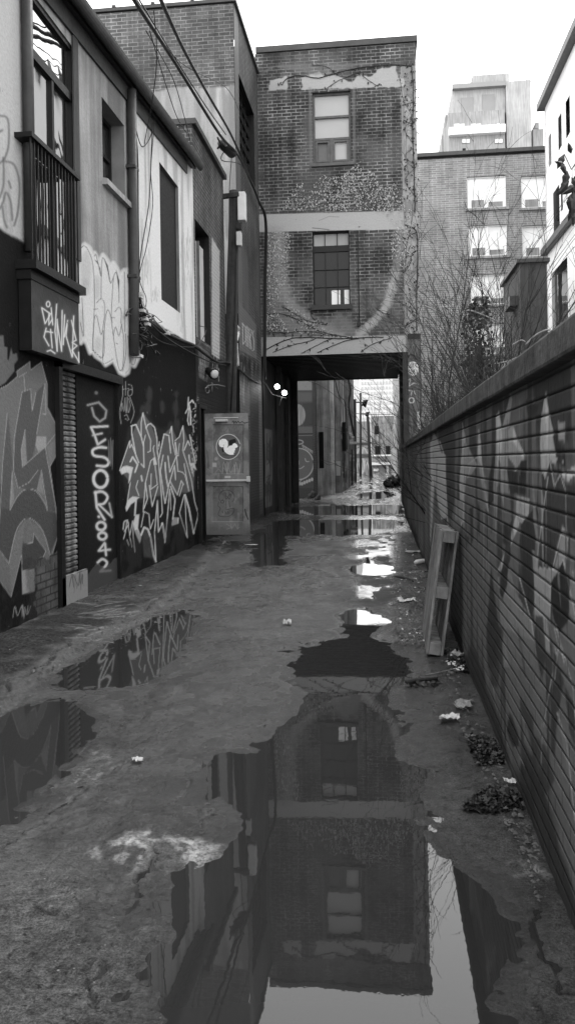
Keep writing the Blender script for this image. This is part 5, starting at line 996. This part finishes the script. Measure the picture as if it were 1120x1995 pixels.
for q in ((127,595,182,618), (190,595,236,618), (302,595,352,618), (358,595,406,618), (572,590,600,668), (212,752,248,788), (254,752,290,788), (552,752,588,788), (594,752,630,788)): tb('window_blind', *q, M['blind'], 108.85, .05)
tb('chimney', 885, 100, 930, 152, M['blind'], 110, 3); tb('cornice', 110, 180, 664, 190, t3, 109.2, .8)
wb = thing('white_building', 'white building at the right edge with narrow windows and a dark cornice', 'building', (9, 30, 0))
XW = 8.6; Yw1, Zw1 = on_x(1059, 214, XW); Zc = on_x(1064, 498, XW)[1]
hs = []; gB = lambda x, y: (780+x/3.294, 60+y/3.294)
for q in [(1050,450,1076,690),(1000,560,1021,775),(936,690,953,890),(960,1040,1000,1385),(1010,1000,1021,1180),(1085,950,1120,1200)]:
    a = on_x(*gB((q[0]+q[2])/2, q[1]), XW); b_ = on_x(*gB((q[0]+q[2])/2, q[3]), XW); u0 = on_x(*gB(q[2], 0), XW)[0]; u1 = on_x(*gB(q[0], 0), XW)[0]; hs.append((u0, u1, b_[1], a[1]))
for k in range(3): hs.append((14+k*3.2, 15.5+k*3.2, 12.4, 15.4)); hs.append((14+k*3.2, 15.5+k*3.2, 6.4, 9.6))
q0 = on_x(1095, 520, XW); hs.append((q0[0]-1.0, on_x(1066, 560, XW)[0]-1, 5.5, Zc-1.2))
c = Canvas('x', XW, np.arange(10, Yw1, .5), np.arange(0, Zw1, .5), hs); c.build('front_wall', simple('white_stucco', .72, .8, .06, .6, 0), wb)
mb = MB(); mb.box(XW+.4, 18, 10, Yw1, 0, Zw1-.02); mb.build('building_core', M['grey_metal'], wb); mb = MB(); mb.box(XW+.01, XW+.4, Yw1-.02, Yw1, 0, Zw1); mb.build('end_return', M['blind'], wb)
mb = MB(); mb.box(XW-.35, 18, 9.9, Yw1+.2, Zw1, Zw1+.35); mb.build('cornice', M['grey_metal'], wb); mb = MB(); mb.box(XW-.3, XW-.005, 9.9, Yw1+.02, Zc, Zc+.3); mb.build('string_course', M['grey_metal'], wb)
for q in hs: mb = MB(); mb.box(XW+.25, XW+.3, q[0]+.1, q[1]-.1, q[2]+.1, q[3]-.1); mb.box(XW+.18, XW+.26, q[0], q[1], (q[2]+q[3])/2-.05, (q[2]+q[3])/2+.05); mb.build('window', M['glass'], wb)
sh = thing('rendered_shed', 'dark rendered stair block with a projecting eave behind the shrubs', 'shed', (6, 34, 0))
x0, z1 = yx(1012, 513, 34); x1 = yx(1064, 505, 34)[0]; mb = MB(); mb.box(x0, x1, 34, 38.5, 0, z1); mb.build('wall', simple('dark_render', .075, .85, .25, .8, .003, streak=.3), sh)
mb = MB(); mb.box(x0-.15, x1+.1, 33.85, 38.6, z1+.001, z1+.15); mb.build('roof', M['coping'], sh); mb = MB(); mb.box(x0-.35, x0-.001, 34.5, 36, z1-1.6, z1-1.2); mb.build('eave', M['coping'], sh)
mb = MB(); mb.box(x0-.03, x0-.002, 36.4, 38.0, z1-4.5, z1-1.7); mb.build('window', M['dark'], sh)
# ================================================================ bare shrubs behind the wall
def shrub(seed, n, hmin, hmax, spread, r0, lean=0.0, depth=3, droop=.0):
    r = random.Random(seed); mb = MB()
    def grow(p, d, L, rad, lev):
        k = 5 if lev == 0 else 3; pts = [p]; q = p.copy(); dd = d.copy(); kids = []
        for i in range(k):
            dd = (dd+Vector((r.uniform(-.2, .2), r.uniform(-.2, .2), r.uniform(-.05, .10)-droop*(i+lev)))).normalized(); q = q+dd*L/k; pts.append(q.copy())
            if lev < depth and (i >= 1 or lev > 0) and r.random() < (.85 if lev == 0 else .45): kids.append((q.copy(), dd.copy(), rad*(1-i/(k+1.5)), L))
        mb.tube(pts, [rad*(1-.8*i/k)+.0012 for i in range(k+1)], 5 if lev == 0 else 3, False)
        for (q, dd, rr, L0) in kids:
            for _ in range(2 if lev < 2 else 1):
                sd = (dd+Vector((r.uniform(-1, 1), r.uniform(-1, 1), r.uniform(-.15, .7)))*.75).normalized(); grow(q, sd, L0*r.uniform(.28, .5), max(rr*.5, .0022), lev+1)
    for i in range(n):
        a = r.uniform(0, 6.28); b = r.uniform(.05, spread); d = Vector((math.cos(a)*b+lean, math.sin(a)*b, 1)).normalized()
        grow(Vector((r.uniform(-.3, .3), r.uniform(-.3, .3), 0)), d, r.uniform(hmin, hmax), r0*r.uniform(.6, 1.2), 0)
    return mb
SP = [  # px, py(base on the wall top line), Y, seed, n, hmin,hmax, spread, r0, lean, label
 (940, 770, 13.2, 1, 9, 3.0, 5.0, .36, .021, -.02, 'tallest bare shrub, in the middle of the thicket behind the wall'),
 (893, 790, 15.0, 2, 10, 2.6, 4.8, .40, .017, -.06, 'bare shrub leaning left, in front of the brick office building'),
 (985, 735, 11.2, 3, 8, 2.2, 4.0, .45, .015, .0, 'bare shrub in front of the dark shed'),
 (868, 820, 18.0, 4, 9, 2.4, 4.2, .36, .016, -.02, 'low bare shrub beside the bridge pillar'),
 (1050, 690, 9.0, 5, 6, 1.6, 3.0, .45, .011, .05, 'thin bare shrub in front of the white building, near the right edge'),
 (1005, 720, 14.0, 6, 8, 2.0, 3.6, .5, .014, .0, 'bare shrub between the dark shed and the white building'),
 (955, 770, 12.0, 9, 13, 1.0, 2.4, .9, .013, .0, 'dense low shrub below the ivy-covered stump'),
 (895, 800, 14.5, 10, 12, 1.0, 2.3, .8, .013, .05, 'dense low shrub right of the bridge pillar'),
 (1070, 650, 9.5, 11, 10, 1.0, 2.0, .8, .010, .0, 'dense low shrub nearest the right edge'),
 (925, 800, 12.0, 7, 5, 1.2, 2.2, .7, .013, -.1, 'low tangled shrub spilling over the wall coping'),
]
for px, py, Y, sd, n, h0, h1, spr, r0, ln, lab in SP:
    x, z = on_y(px, py, Y); x = max(x, XR+.55); t = thing('bare_shrub', lab, 'shrub', (x, Y, -.05), 'bare shrubs behind the wall')
    shrub(sd, n, h0*.72+1.2, h1*.72+1.2, spr*.9, r0*1.15, ln, 3, .035).build('branches', M['bark'], t, local=True)
# ivy-covered stump
x, z = on_y(930, 640, 13.8); t = thing('ivy_stump', 'dark ivy-covered stump among the bare shrubs', 'stump', (x, 13.8, -.05)); r = random.Random(5)
mb = MB(); mb.tube([(0, 0, 0), (.05, 0, 2), (.0, 0, 3.4)], [.12, .1, .05], 7); mb.build('trunk', M['bark'], t, local=True)
mb = MB()
for i in range(1500):
    a = r.uniform(0, 6.28); zz = r.uniform(.6, 4.2); q = r.uniform(.05, .30)*(1.15-.5*abs(zz-2.4)/2); c0 = Vector((math.cos(a)*q, math.sin(a)*q, zz)); A = Vector((r.uniform(-1, 1), r.uniform(-1, 1), r.uniform(-1, 1))).normalized()*.04; B = A.cross(Vector((r.uniform(-1, 1), r.uniform(-1, 1), .3))).normalized()*.03
    mb.add([c0-A, c0-B, c0+A, c0+B], [(0, 1, 2, 3)])
mb.build('leaves', simple('dark_ivy_leaf', .03, .5, .4, 8, 0), t, local=True)
# undergrowth twigs along the wall
mb = MB(); r = random.Random(77)
for i in range(1300):
    y = r.uniform(7.5, 20); p = Vector((XR+.45+r.uniform(0, 1.5)**1.5, y, 1.55+r.uniform(-.5, .75)*(1 if y > 9 else .4))); d = Vector((r.uniform(-.35, .6), r.uniform(-.7, .7), r.uniform(.1, 1))).normalized(); pts = [p]
    for k in range(4): d = (d+Vector((r.uniform(-.3, .3), r.uniform(-.3, .3), r.uniform(-.35, .1)))).normalized(); pts.append(pts[-1]+d*r.uniform(.1, .3))
    mb.tube(pts, [.006, .005, .004, .003, .0015], 3, False)
tag(mb.build('undergrowth', M['bark']), 'tangle of dry twigs along the top of the wall', 'undergrowth', kind='stuff')
# leafy sprig near the right edge
t = thing('leafy_branch', 'dark drooping leaves on a thin branch at the upper right edge', 'branch', (2.6, 6, 4)); r = random.Random(12)
def lp(px, py, Y=6.2): return Vector(oy(px, py, Y))
mb = MB(); mb.tube([lp(1180, 250), lp(1135, 300), lp(1112, 330), lp(1098, 300)], [.012, .009, .006, .003], 5); mb.tube([lp(1135, 300), lp(1118, 370), lp(1110, 420)], [.008, .005, .003], 5); mb.tube([lp(1190, 640), lp(1150, 480), lp(1122, 400), lp(1135, 300)], [.02, .016, .012, .01], 5); mb.build('stem', M['bark'], t)
mb = MB()
for (px, py, a, L) in [(1098,300,115,30),(1092,318,70,26),(1104,332,100,34),(1112,345,60,30),(1108,352,130,34),(1116,372,100,40),(1108,380,80,34),(1120,395,110,36),(1100,322,200,22),(1118,330,30,30),(1125,360,150,36),(1112,300,250,22),(1124,310,60,34),(1118,415,95,26)]:
    p = lp(px, py, 6.2+r.uniform(-.1, .1)); a = math.radians(a); L /= 260; d = Vector((math.cos(a), r.uniform(-.4, .4), -math.sin(a)*1.0)).normalized(); s_ = d.cross(Vector((r.uniform(-.5, .5), 1, r.uniform(-.3, .3)))).normalized()*L*.22; b_ = Vector((0, -.02, 0))
    mb.add([p, p+d*L*.35+s_, p+d*L*.35+b_, p+d*L*.35-s_, p+d*L*.75+s_*.6, p+d*L*.75+b_, p+d*L*.75-s_*.6, p+d*L], [(0,1,2),(0,2,3),(1,4,5,2),(2,5,6,3),(4,7,5),(5,7,6)])
mb.build('leaves', simple('dark_leaf', .03, .5, .3, 10, 0), t)
# ================================================================ cables
def cable(lab, pts, rad, k=6, nm='overhead_cable', grp='cables crossing above the alley'):
    P = smooth([oy(*p) for p in pts], k); mb = MB(); mb.tube(P, rad, 7); o = mb.build(nm, M['cable']); tag(o, lab, 'cable', grp); return o
cable('thick overhead cable farthest left at the top, running down to the bridge corner', [(232,-50,7.6),(262,0,8.6),(345,128,11.5),(428,262,15.2),(462,300,17),(488,352,20),(506,396,21.6),(517,436,22.3),(515,560,22.42),(514,700,22.45),(511,745,22.47)], .026)
cable('thick overhead cable farthest right at the top, running down to the bridge corner', [(290,-50,7.6),(314,0,8.6),(356,92,11),(402,178,14),(450,262,17.5),(480,330,20),(503,388,21.6),(519,432,22.2),(518,560,22.4),(517,740,22.45)], .024)
cable('thin overhead cable close beside the left thick cable', [(240,-50,7.6),(272,0,8.7),(330,95,11.2),(400,205,14.2),(440,262,16.4)], .010)
cable('thin slack wire looping from the black splice case to the bridge corner', [(440,290,16.6),(432,312,16.6),(470,322,18),(496,368,20.5),(505,400,21.6)], .010)
cable('thin wire dropping from the splice case down behind the pole', [(452,300,16.8),(447,370,17.2),(446,470,17.2),(441,620,17.2),(432,720,17.2)], .008)
cable('thin wire from the sky at the top centre down to the gutter', [(300,20,9),(306,110,10),(298,190,11),(280,290,11.4),(264,400,11.6),(262,560,11.7)], .006)
cable('second thin wire from the sky down to the gutter', [(292,60,9),(322,160,10.5),(346,230,12),(366,262,13.4)], .006)
cable('third thin wire fanning down to the gutter end', [(285,60,9),(336,150,10.8),(360,230,12.6),(372,280,13.6)], .006)
cable('long thin wire crossing in front of the parged wall', [(268,0,8.8),(350,120,11.5),(440,170,15),(466,215,18.2)], .006)
t = thing('splice_case', 'black cable splice case hanging where the overhead cables meet', 'splice case', oy(445, 292, 16.6)); mb = MB()
mb.tube([oy(428, 278, 16.2), oy(434, 282, 16.3), oy(452, 298, 16.8), oy(456, 302, 16.9)], [.05, .10, .11, .05], 12); mb.tube([oy(424, 268, 16), oy(430, 280, 16.2), oy(424, 290, 16.2)], .02, 6); mb.build('case', M['cable'], t)
mb = MB(); mb.tube([oy(430, 262, 15.6), oy(440, 284, 16.3)], .03, 6); mb.build('clamp', M['light_metal'], t)
def wcable(lab, pts, rad, off=.05, k=5):
    P = smooth([(XL+off,)+on_x(p[0], p[1], XL+off) for p in pts], k); mb = MB(); mb.tube(P, rad, 6); o = mb.build('wall_cable', M['cable']); tag(o, lab, 'cable', 'cables fixed to the left walls'); return o
wcable('vertical cable on the white wall beside the downpipe', [(262,238),(268,300),(269,400),(270,500),(270,570)], .014)
wcable('second vertical cable on the white wall, slightly looping', [(262,238),(276,285),(292,270),(300,240)], .008)
wcable('slack wire crossing the white wall diagonally', [(304,218),(296,300),(290,400),(274,500),(271,570)], .007, .08)
wcable('wire hanging from the gutter in a long curve over the white wall', [(298,240),(294,330),(298,400),(286,480),(272,540),(285,580),(283,605)], .006, .1)
wcable('thick bundle of cables sagging along the top edge of the black wall', [(272,590),(283,618),(310,640),(345,660),(378,673),(400,690),(425,706),(440,706),(462,716),(486,736),(508,748)], .028, .07)
wcable('thin cable following the thick bundle on the black wall', [(272,580),(290,625),(330,662),(378,690),(410,705),(440,712)], .012, .1)
wcable('thin wire strung below the bundle on the black wall', [(270,610),(285,640),(320,668),(378,676),(395,660),(402,640),(388,635)], .008, .09)
r = random.Random(21); t = thing('cable_tangle', 'tangled wires and clamps hanging beside the bubble lettering', 'cables', (XL+.1, LY(275, 640), 4)); mb = MB()
for i in range(26):
    x, y = r.uniform(262, 292), r.uniform(590, 680); P = [(x, y)]
    for k in range(4): P.append((P[-1][0]+r.uniform(-9, 12), P[-1][1]+r.uniform(-6, 16)))
    mb.tube(smooth([(XL+r.uniform(.03, .14),)+on_x(px, py, XL+.08) for px, py in P], 3), r.uniform(.005, .012), 5)
mb.build('wires', M['cable'], t); mb = MB()
for px, py in [(272,574),(272,578),(278,606),(283,622),(287,632),(326,650),(330,648),(272,694)]: y, z = on_x(px, py, XL+.1); mb.box(XL+.02, XL+.14, y-.06, y+.05, z-.02, z+.02)
mb.tube([(XL+.08,)+on_x(x, y, XL+.08) for x, y in [(270,580),(280,605),(284,620)]], .012, 6); mb.tube([(XL+.1,)+on_x(x, y, XL+.1) for x, y in [(274,580),(290,612),(325,648)]], .010, 6); mb.build('clamps', M['light_metal'], t)
t = thing('wall_bracket', 'bent metal bracket and small security light on the dark wall above the door', 'bracket', (XL+.1, LY(412, 750), 3)); W3 = lambda x, y, o=.12: (XL+o,)+on_x(x, y, XL+o)
mb = MB(); mb.tube([W3(404,752), W3(414,750), W3(424,750), W3(438,753)], .016, 6); mb.tube([W3(413,745), W3(413,764)], .016, 6); mb.tube([W3(x, y) for x, y in ell(404, 760, 4, 6, 12)], .012, 5); mb.tube([W3(411,748,.05), W3(425,758,.12)], .012, 5); mb.build('arm', M['grey_metal'], t)
mb = MB(); a = Vector(W3(412, 725, .12)); mb.tube([a+Vector((-.1, .1, .05)), a, a+Vector((.08, -.1, -.05))], [.06, .09, .11], 10); mb.build('lamp_head', M['dark'], t); mb = MB(); mb.tube([a+Vector((.08, -.1, -.05)), a+Vector((.10, -.125, -.06))], [.09, .07], 10); mb.build('lens', M['light_metal'], t)
# ================================================================ litter
def crumple(nm, lab, cat, px, py, w, h, m, grp=None, flat=.25, seed=0, rot=0.0, Y=None):
    x, y = on_z(px, py); r = np.random.RandomState(seed+3); n = 7; vs = []; ca, sa = math.cos(rot), math.sin(rot)
    for i in range(n):
        for j in range(n):
            a, b = (i/(n-1)-.5)*w*(1+.25*r.uniform(-1, 1)), (j/(n-1)-.5)*h*(1+.25*r.uniform(-1, 1)); vs.append((x+a*ca-b*sa, y+a*sa+b*ca, .035+max(0, r.uniform(-.3, 1))*flat*min(w, h)))
    mb = MB(); mb.add(vs, [(i*n+j, (i+1)*n+j, (i+1)*n+j+1, i*n+j+1) for i in range(n-1) for j in range(n-1)]); o = mb.build(nm, m); md = o.modifiers.new('thick', 'SOLIDIFY'); md.thickness = .003
    tag(o, lab, cat, grp); return o
crumple('crumpled_paper', 'white crumpled paper lying in front of the larger leaf heaps', 'paper', 876, 1410, .10, .07, M['paper'], 'scraps of paper', .3, 1)
crumple('crumpled_paper', 'grey crumpled scrap just behind the white crumpled paper', 'paper', 902, 1387, .09, .07, simple('grey_scrap', .25, .7, .2, 9, .001), 'scraps of paper', .5, 2)
crumple('crumpled_paper', 'pale scrap at the wall foot behind the pallet', 'paper', 893, 1288, .10, .10, simple('pale_scrap', .25, .7, .4, 20, .002), 'scraps of paper', .5, 3)
crumple('crumpled_paper', 'pale scrap on the slab at the foot of the lettered panel', 'paper', 248, 1150, .34, .14, M['paper'], 'scraps of paper', .2, 4, .3)
crumple('crumpled_paper', 'small white scrap lying in the middle of the alley', 'paper', 560, 1223, .07, .08, M['paper'], 'scraps of paper', .6, 5)
crumple('crumpled_paper', 'tiny white scrap on the asphalt left of the foreground puddle', 'paper', 268, 1494, .05, .03, M['paper'], 'scraps of paper', .5, 6)
crumple('crumpled_paper', 'flattened pale scrap on the slab at the left edge', 'paper', 12, 1277, .10, .12, M['paper'], 'scraps of paper', .2, 7)
crumple('crumpled_paper', 'flat pale sheet against the wall, far behind the pallet', 'paper', 806, 1079, .26, .22, simple('pale_sheet', .3, .6, .2, 9, .001), 'scraps of paper', .1, 8)
crumple('crumpled_paper', 'white scrap left of the pallet foot', 'paper', 794, 1177, .2, .12, M['paper'], 'scraps of paper', .3, 9)
crumple('crumpled_paper', 'white scrap below the hem of the open door', 'paper', 490, 1065, .2, .05, M['paper'], 'scraps of paper', .1, 10)
crumple('crumpled_paper', 'small white scrap at the wall foot between the leaf heaps', 'paper', 992, 1538, .05, .03, M['paper'], 'scraps of paper', .5, 11)
a = Vector((*on_z(808, 1104), .06)); b_ = Vector((*on_z(833, 1100), .06)); mb = MB(); mb.tube([a, a.lerp(b_, .15), a.lerp(b_, .7), a.lerp(b_, .8), b_], [.02, .035, .035, .015, .015], 10); tag(mb.build('plastic_bottle', simple('white_plastic', .7, .3, .1, 9, 0)), 'white plastic bottle lying near the wall behind the pallet', 'bottle')
def stick(lab, P, rad, m, grp='sticks lying on the alley floor'):
    mb = MB(); mb.tube([(*on_z(x, y), .035+rad) for x, y in P], rad, 6); tag(mb.build('stick', m), lab, 'stick', grp)
stick('pale thin stick right of the pallet foot', [(828,1327),(856,1322),(888,1315)], .006, M['pallet']); stick('dark twig lying left of the dark scrap line by the puddle', [(790,1342),(815,1338),(852,1336)], .012, M['bark']); stick('thin dark stick near the wall, beyond the pallet', [(770,1131),(790,1134),(804,1140)], .012, M['bark']); stick('pale stick beside the dark stick beyond the pallet', [(785,1118),(812,1115)], .008, M['pallet'])
def heap(lab, P, n, seed, hh=.05):
    G = gp(P); xs_ = [p[0] for p in G]; ys_ = [p[1] for p in G]; r = random.Random(seed); mb = MB(); k = 0
    while k < n:
        x, y = r.uniform(min(xs_), max(xs_)), r.uniform(min(ys_), max(ys_)); dd = -sdpoly(G, np.array([x]), np.array([y]))[0]
        if dd < 0: continue
        z = .02+min(dd*.5, hh*.6)*r.random()+.006; s_ = r.choice((.006, .009, .013, .02, .028)); A = Vector((r.uniform(-1, 1), r.uniform(-1, 1), r.uniform(-.6, .6))).normalized()*s_; B = A.cross(Vector((r.uniform(-.5, .5), r.uniform(-.5, .5), 1))).normalized()*s_*.6; c0 = Vector((x, y, z))
        mb.add([c0-A, c0-B, c0+A, c0+B], [(0, 1, 2, 3)]); k += 1
    tag(mb.build('leaf_heap', M['leaf']), lab, 'leaf heap', 'heaps of wet leaves')
heap('heap of wet dark leaves at the wall foot, behind the nearest heap', [(912,1442),(955,1448),(985,1470),(980,1500),(930,1498),(915,1470)], 900, 1)
heap('nearest pointed heap of wet dark leaves', [(902,1585),(935,1555),(965,1548),(1010,1560),(1025,1590),(960,1594)], 1100, 2)
heap('small heap of wet leaves and scraps beside the pallet', [(868,1278),(905,1282),(920,1320),(885,1312)], 400, 3)
heap('thin line of wet leaves behind the white paper', [(790,1338),(820,1330),(856,1334),(850,1342),(800,1343)], 160, 4, .02)
# small debris too fine to count
mb = MB(); r = random.Random(55)
for i in range(3000):
    px = r.uniform(765, 842); py = r.uniform(1000, 1265)
    if r.random() < .10: px = r.uniform(860, 1050); py = 1270+(px-860)*2.3+r.uniform(-30, 70)
    if r.random() < .25: px = r.uniform(10, 470); py = 1255-px*.46+r.uniform(-15, 110)
    x, y = on_z(px, py)
    if x > XR-.02 or x < XL+.05: continue
    s_ = r.uniform(.005, .022)*min(1, y/7+.3); z = .034+s_*.4; a = r.uniform(0, 3); A = Vector((math.cos(a), math.sin(a), r.uniform(-.3, .3)))*s_; B = Vector((-math.sin(a), math.cos(a), r.uniform(-.3, .3)))*s_*r.uniform(.3, .9); c0 = Vector((x, y, z))
    mb.add([c0-A, c0-B, c0+A, c0+B, c0+Vector((0, 0, s_*.5))], [(0,1,4),(1,2,4),(2,3,4),(3,0,4),(0,3,2,1)])
tag(mb.build('debris', simple('mixed_grit', .09, .6, 1.0, 3, 0)), 'grit and shreds of litter along the wall foot', 'debris', kind='stuff')
mb = MB(); r = random.Random(56)
for i in range(150):
    px = r.uniform(775, 840); py = r.uniform(1030, 1265)
    if r.random() < .35: px, py = r.uniform(870, 920), r.uniform(1275, 1320)
    x, y = on_z(px, py)
    if x > XR-.02: continue
    s_ = r.uniform(.006, .022)*min(1, y/7+.3); a = r.uniform(0, 3); A = Vector((math.cos(a), math.sin(a)*1.5, .2))*s_; B = Vector((-math.sin(a), math.cos(a), r.uniform(-.3, .6)))*s_*.6; c0 = Vector((x, y, .045)); mb.add([c0-A, c0-B, c0+A, c0+B], [(0,1,2,3)])
tag(mb.build('paper_shreds', M['paper']), 'pale shreds of paper scattered along the wall foot', 'litter', kind='stuff')
# junk and stone beyond the bridge
for px, py, s, lb in [(607, 965, .16, 'pale stone lump at the foot of the painted face wall'), (618, 969, .11, 'dark stone beside the pale lump')]:
    x, y = on_z(px, py+6); mb = MB(); mb.tube([(x, y, 0), (x, y, s*.6), (x+.05, y, s*1.5), (x, y, s*2)], [s, s*1.15, s*.7, s*.1], 7, True, False); tag(mb.build('rubble', M['wood_pole']), lb, 'rubble', 'rubble beyond the bridge')
cable('thin wire crossing the gap beyond the bridge, highest', [(640,735,42),(700,762,55),(790,792,70)], .02, 4, grp='wires beyond the bridge'); cable('thin wire crossing the gap beyond the bridge, lowest', [(660,800,45),(720,808,58),(790,806,70)], .02, 4, grp='wires beyond the bridge'); cable('looped thick cable hanging on the corner beyond the bridge', [(678,735,45),(682,760,45),(679,790,45),(684,820,45),(690,850,45)], .06, 5, grp='wires beyond the bridge')
cable('thin wire drooping across the far grey wall', [(652,735,38),(660,770,39),(672,785,41),(676,840,42)], .02, 4, grp='wires beyond the bridge')
t = thing('bare_tree', 'bare tree overhanging the far end of the alley', 'tree', (1.8, 62, 0)); shrub(91, 2, 3.5, 5, .3, .05, -.12).build('branches', M['bark'], t, local=True)

t = thing('bramble', 'pale arching bramble canes hanging over the wall coping', 'bramble', (1.4, 11, 1.6)); cm = simple('pale_cane', .16, .7, .3, 15, 0); gC = lambda x, y: (780+x/3.294, 420+y/3.294)
for P, Y, rr_ in [([(155,580),(300,650),(420,750),(480,800)], 13.5, .012), ([(270,780),(340,680),(420,610),(530,640),(640,690)], 12.5, .013), ([(535,1330),(528,1180),(545,1090),(620,1010),(700,935),(755,908)], 9.2, .008), ([(715,830),(770,800),(800,812)], 9.5, .008), ([(800,830),(860,770),(930,735),(960,735)], 8.6, .009), ([(330,1230),(280,1170),(230,1120)], 15, .010), ([(620,950),(700,930),(760,905)], 9.4, .006), ([(380,1190),(410,1165),(350,1200)], 14, .01)]:
    Q = smooth([oy(*gC(x, y), Y) for x, y in P], 4); Q = [(max(q[0], XR-.06-.0), q[1], q[2]) for q in Q]; mb = MB(); mb.tube(Q, [rr_]*(len(Q)-1)+[rr_*.4], 5); mb.build('cane', cm, t)
mb = MB(); mb.box(-200, 200, -20, 300, -.5, -.05); o = mb.build('ground', simple('far_ground', .07, .6, .3, .6, 0)); tag(o, kind='structure')
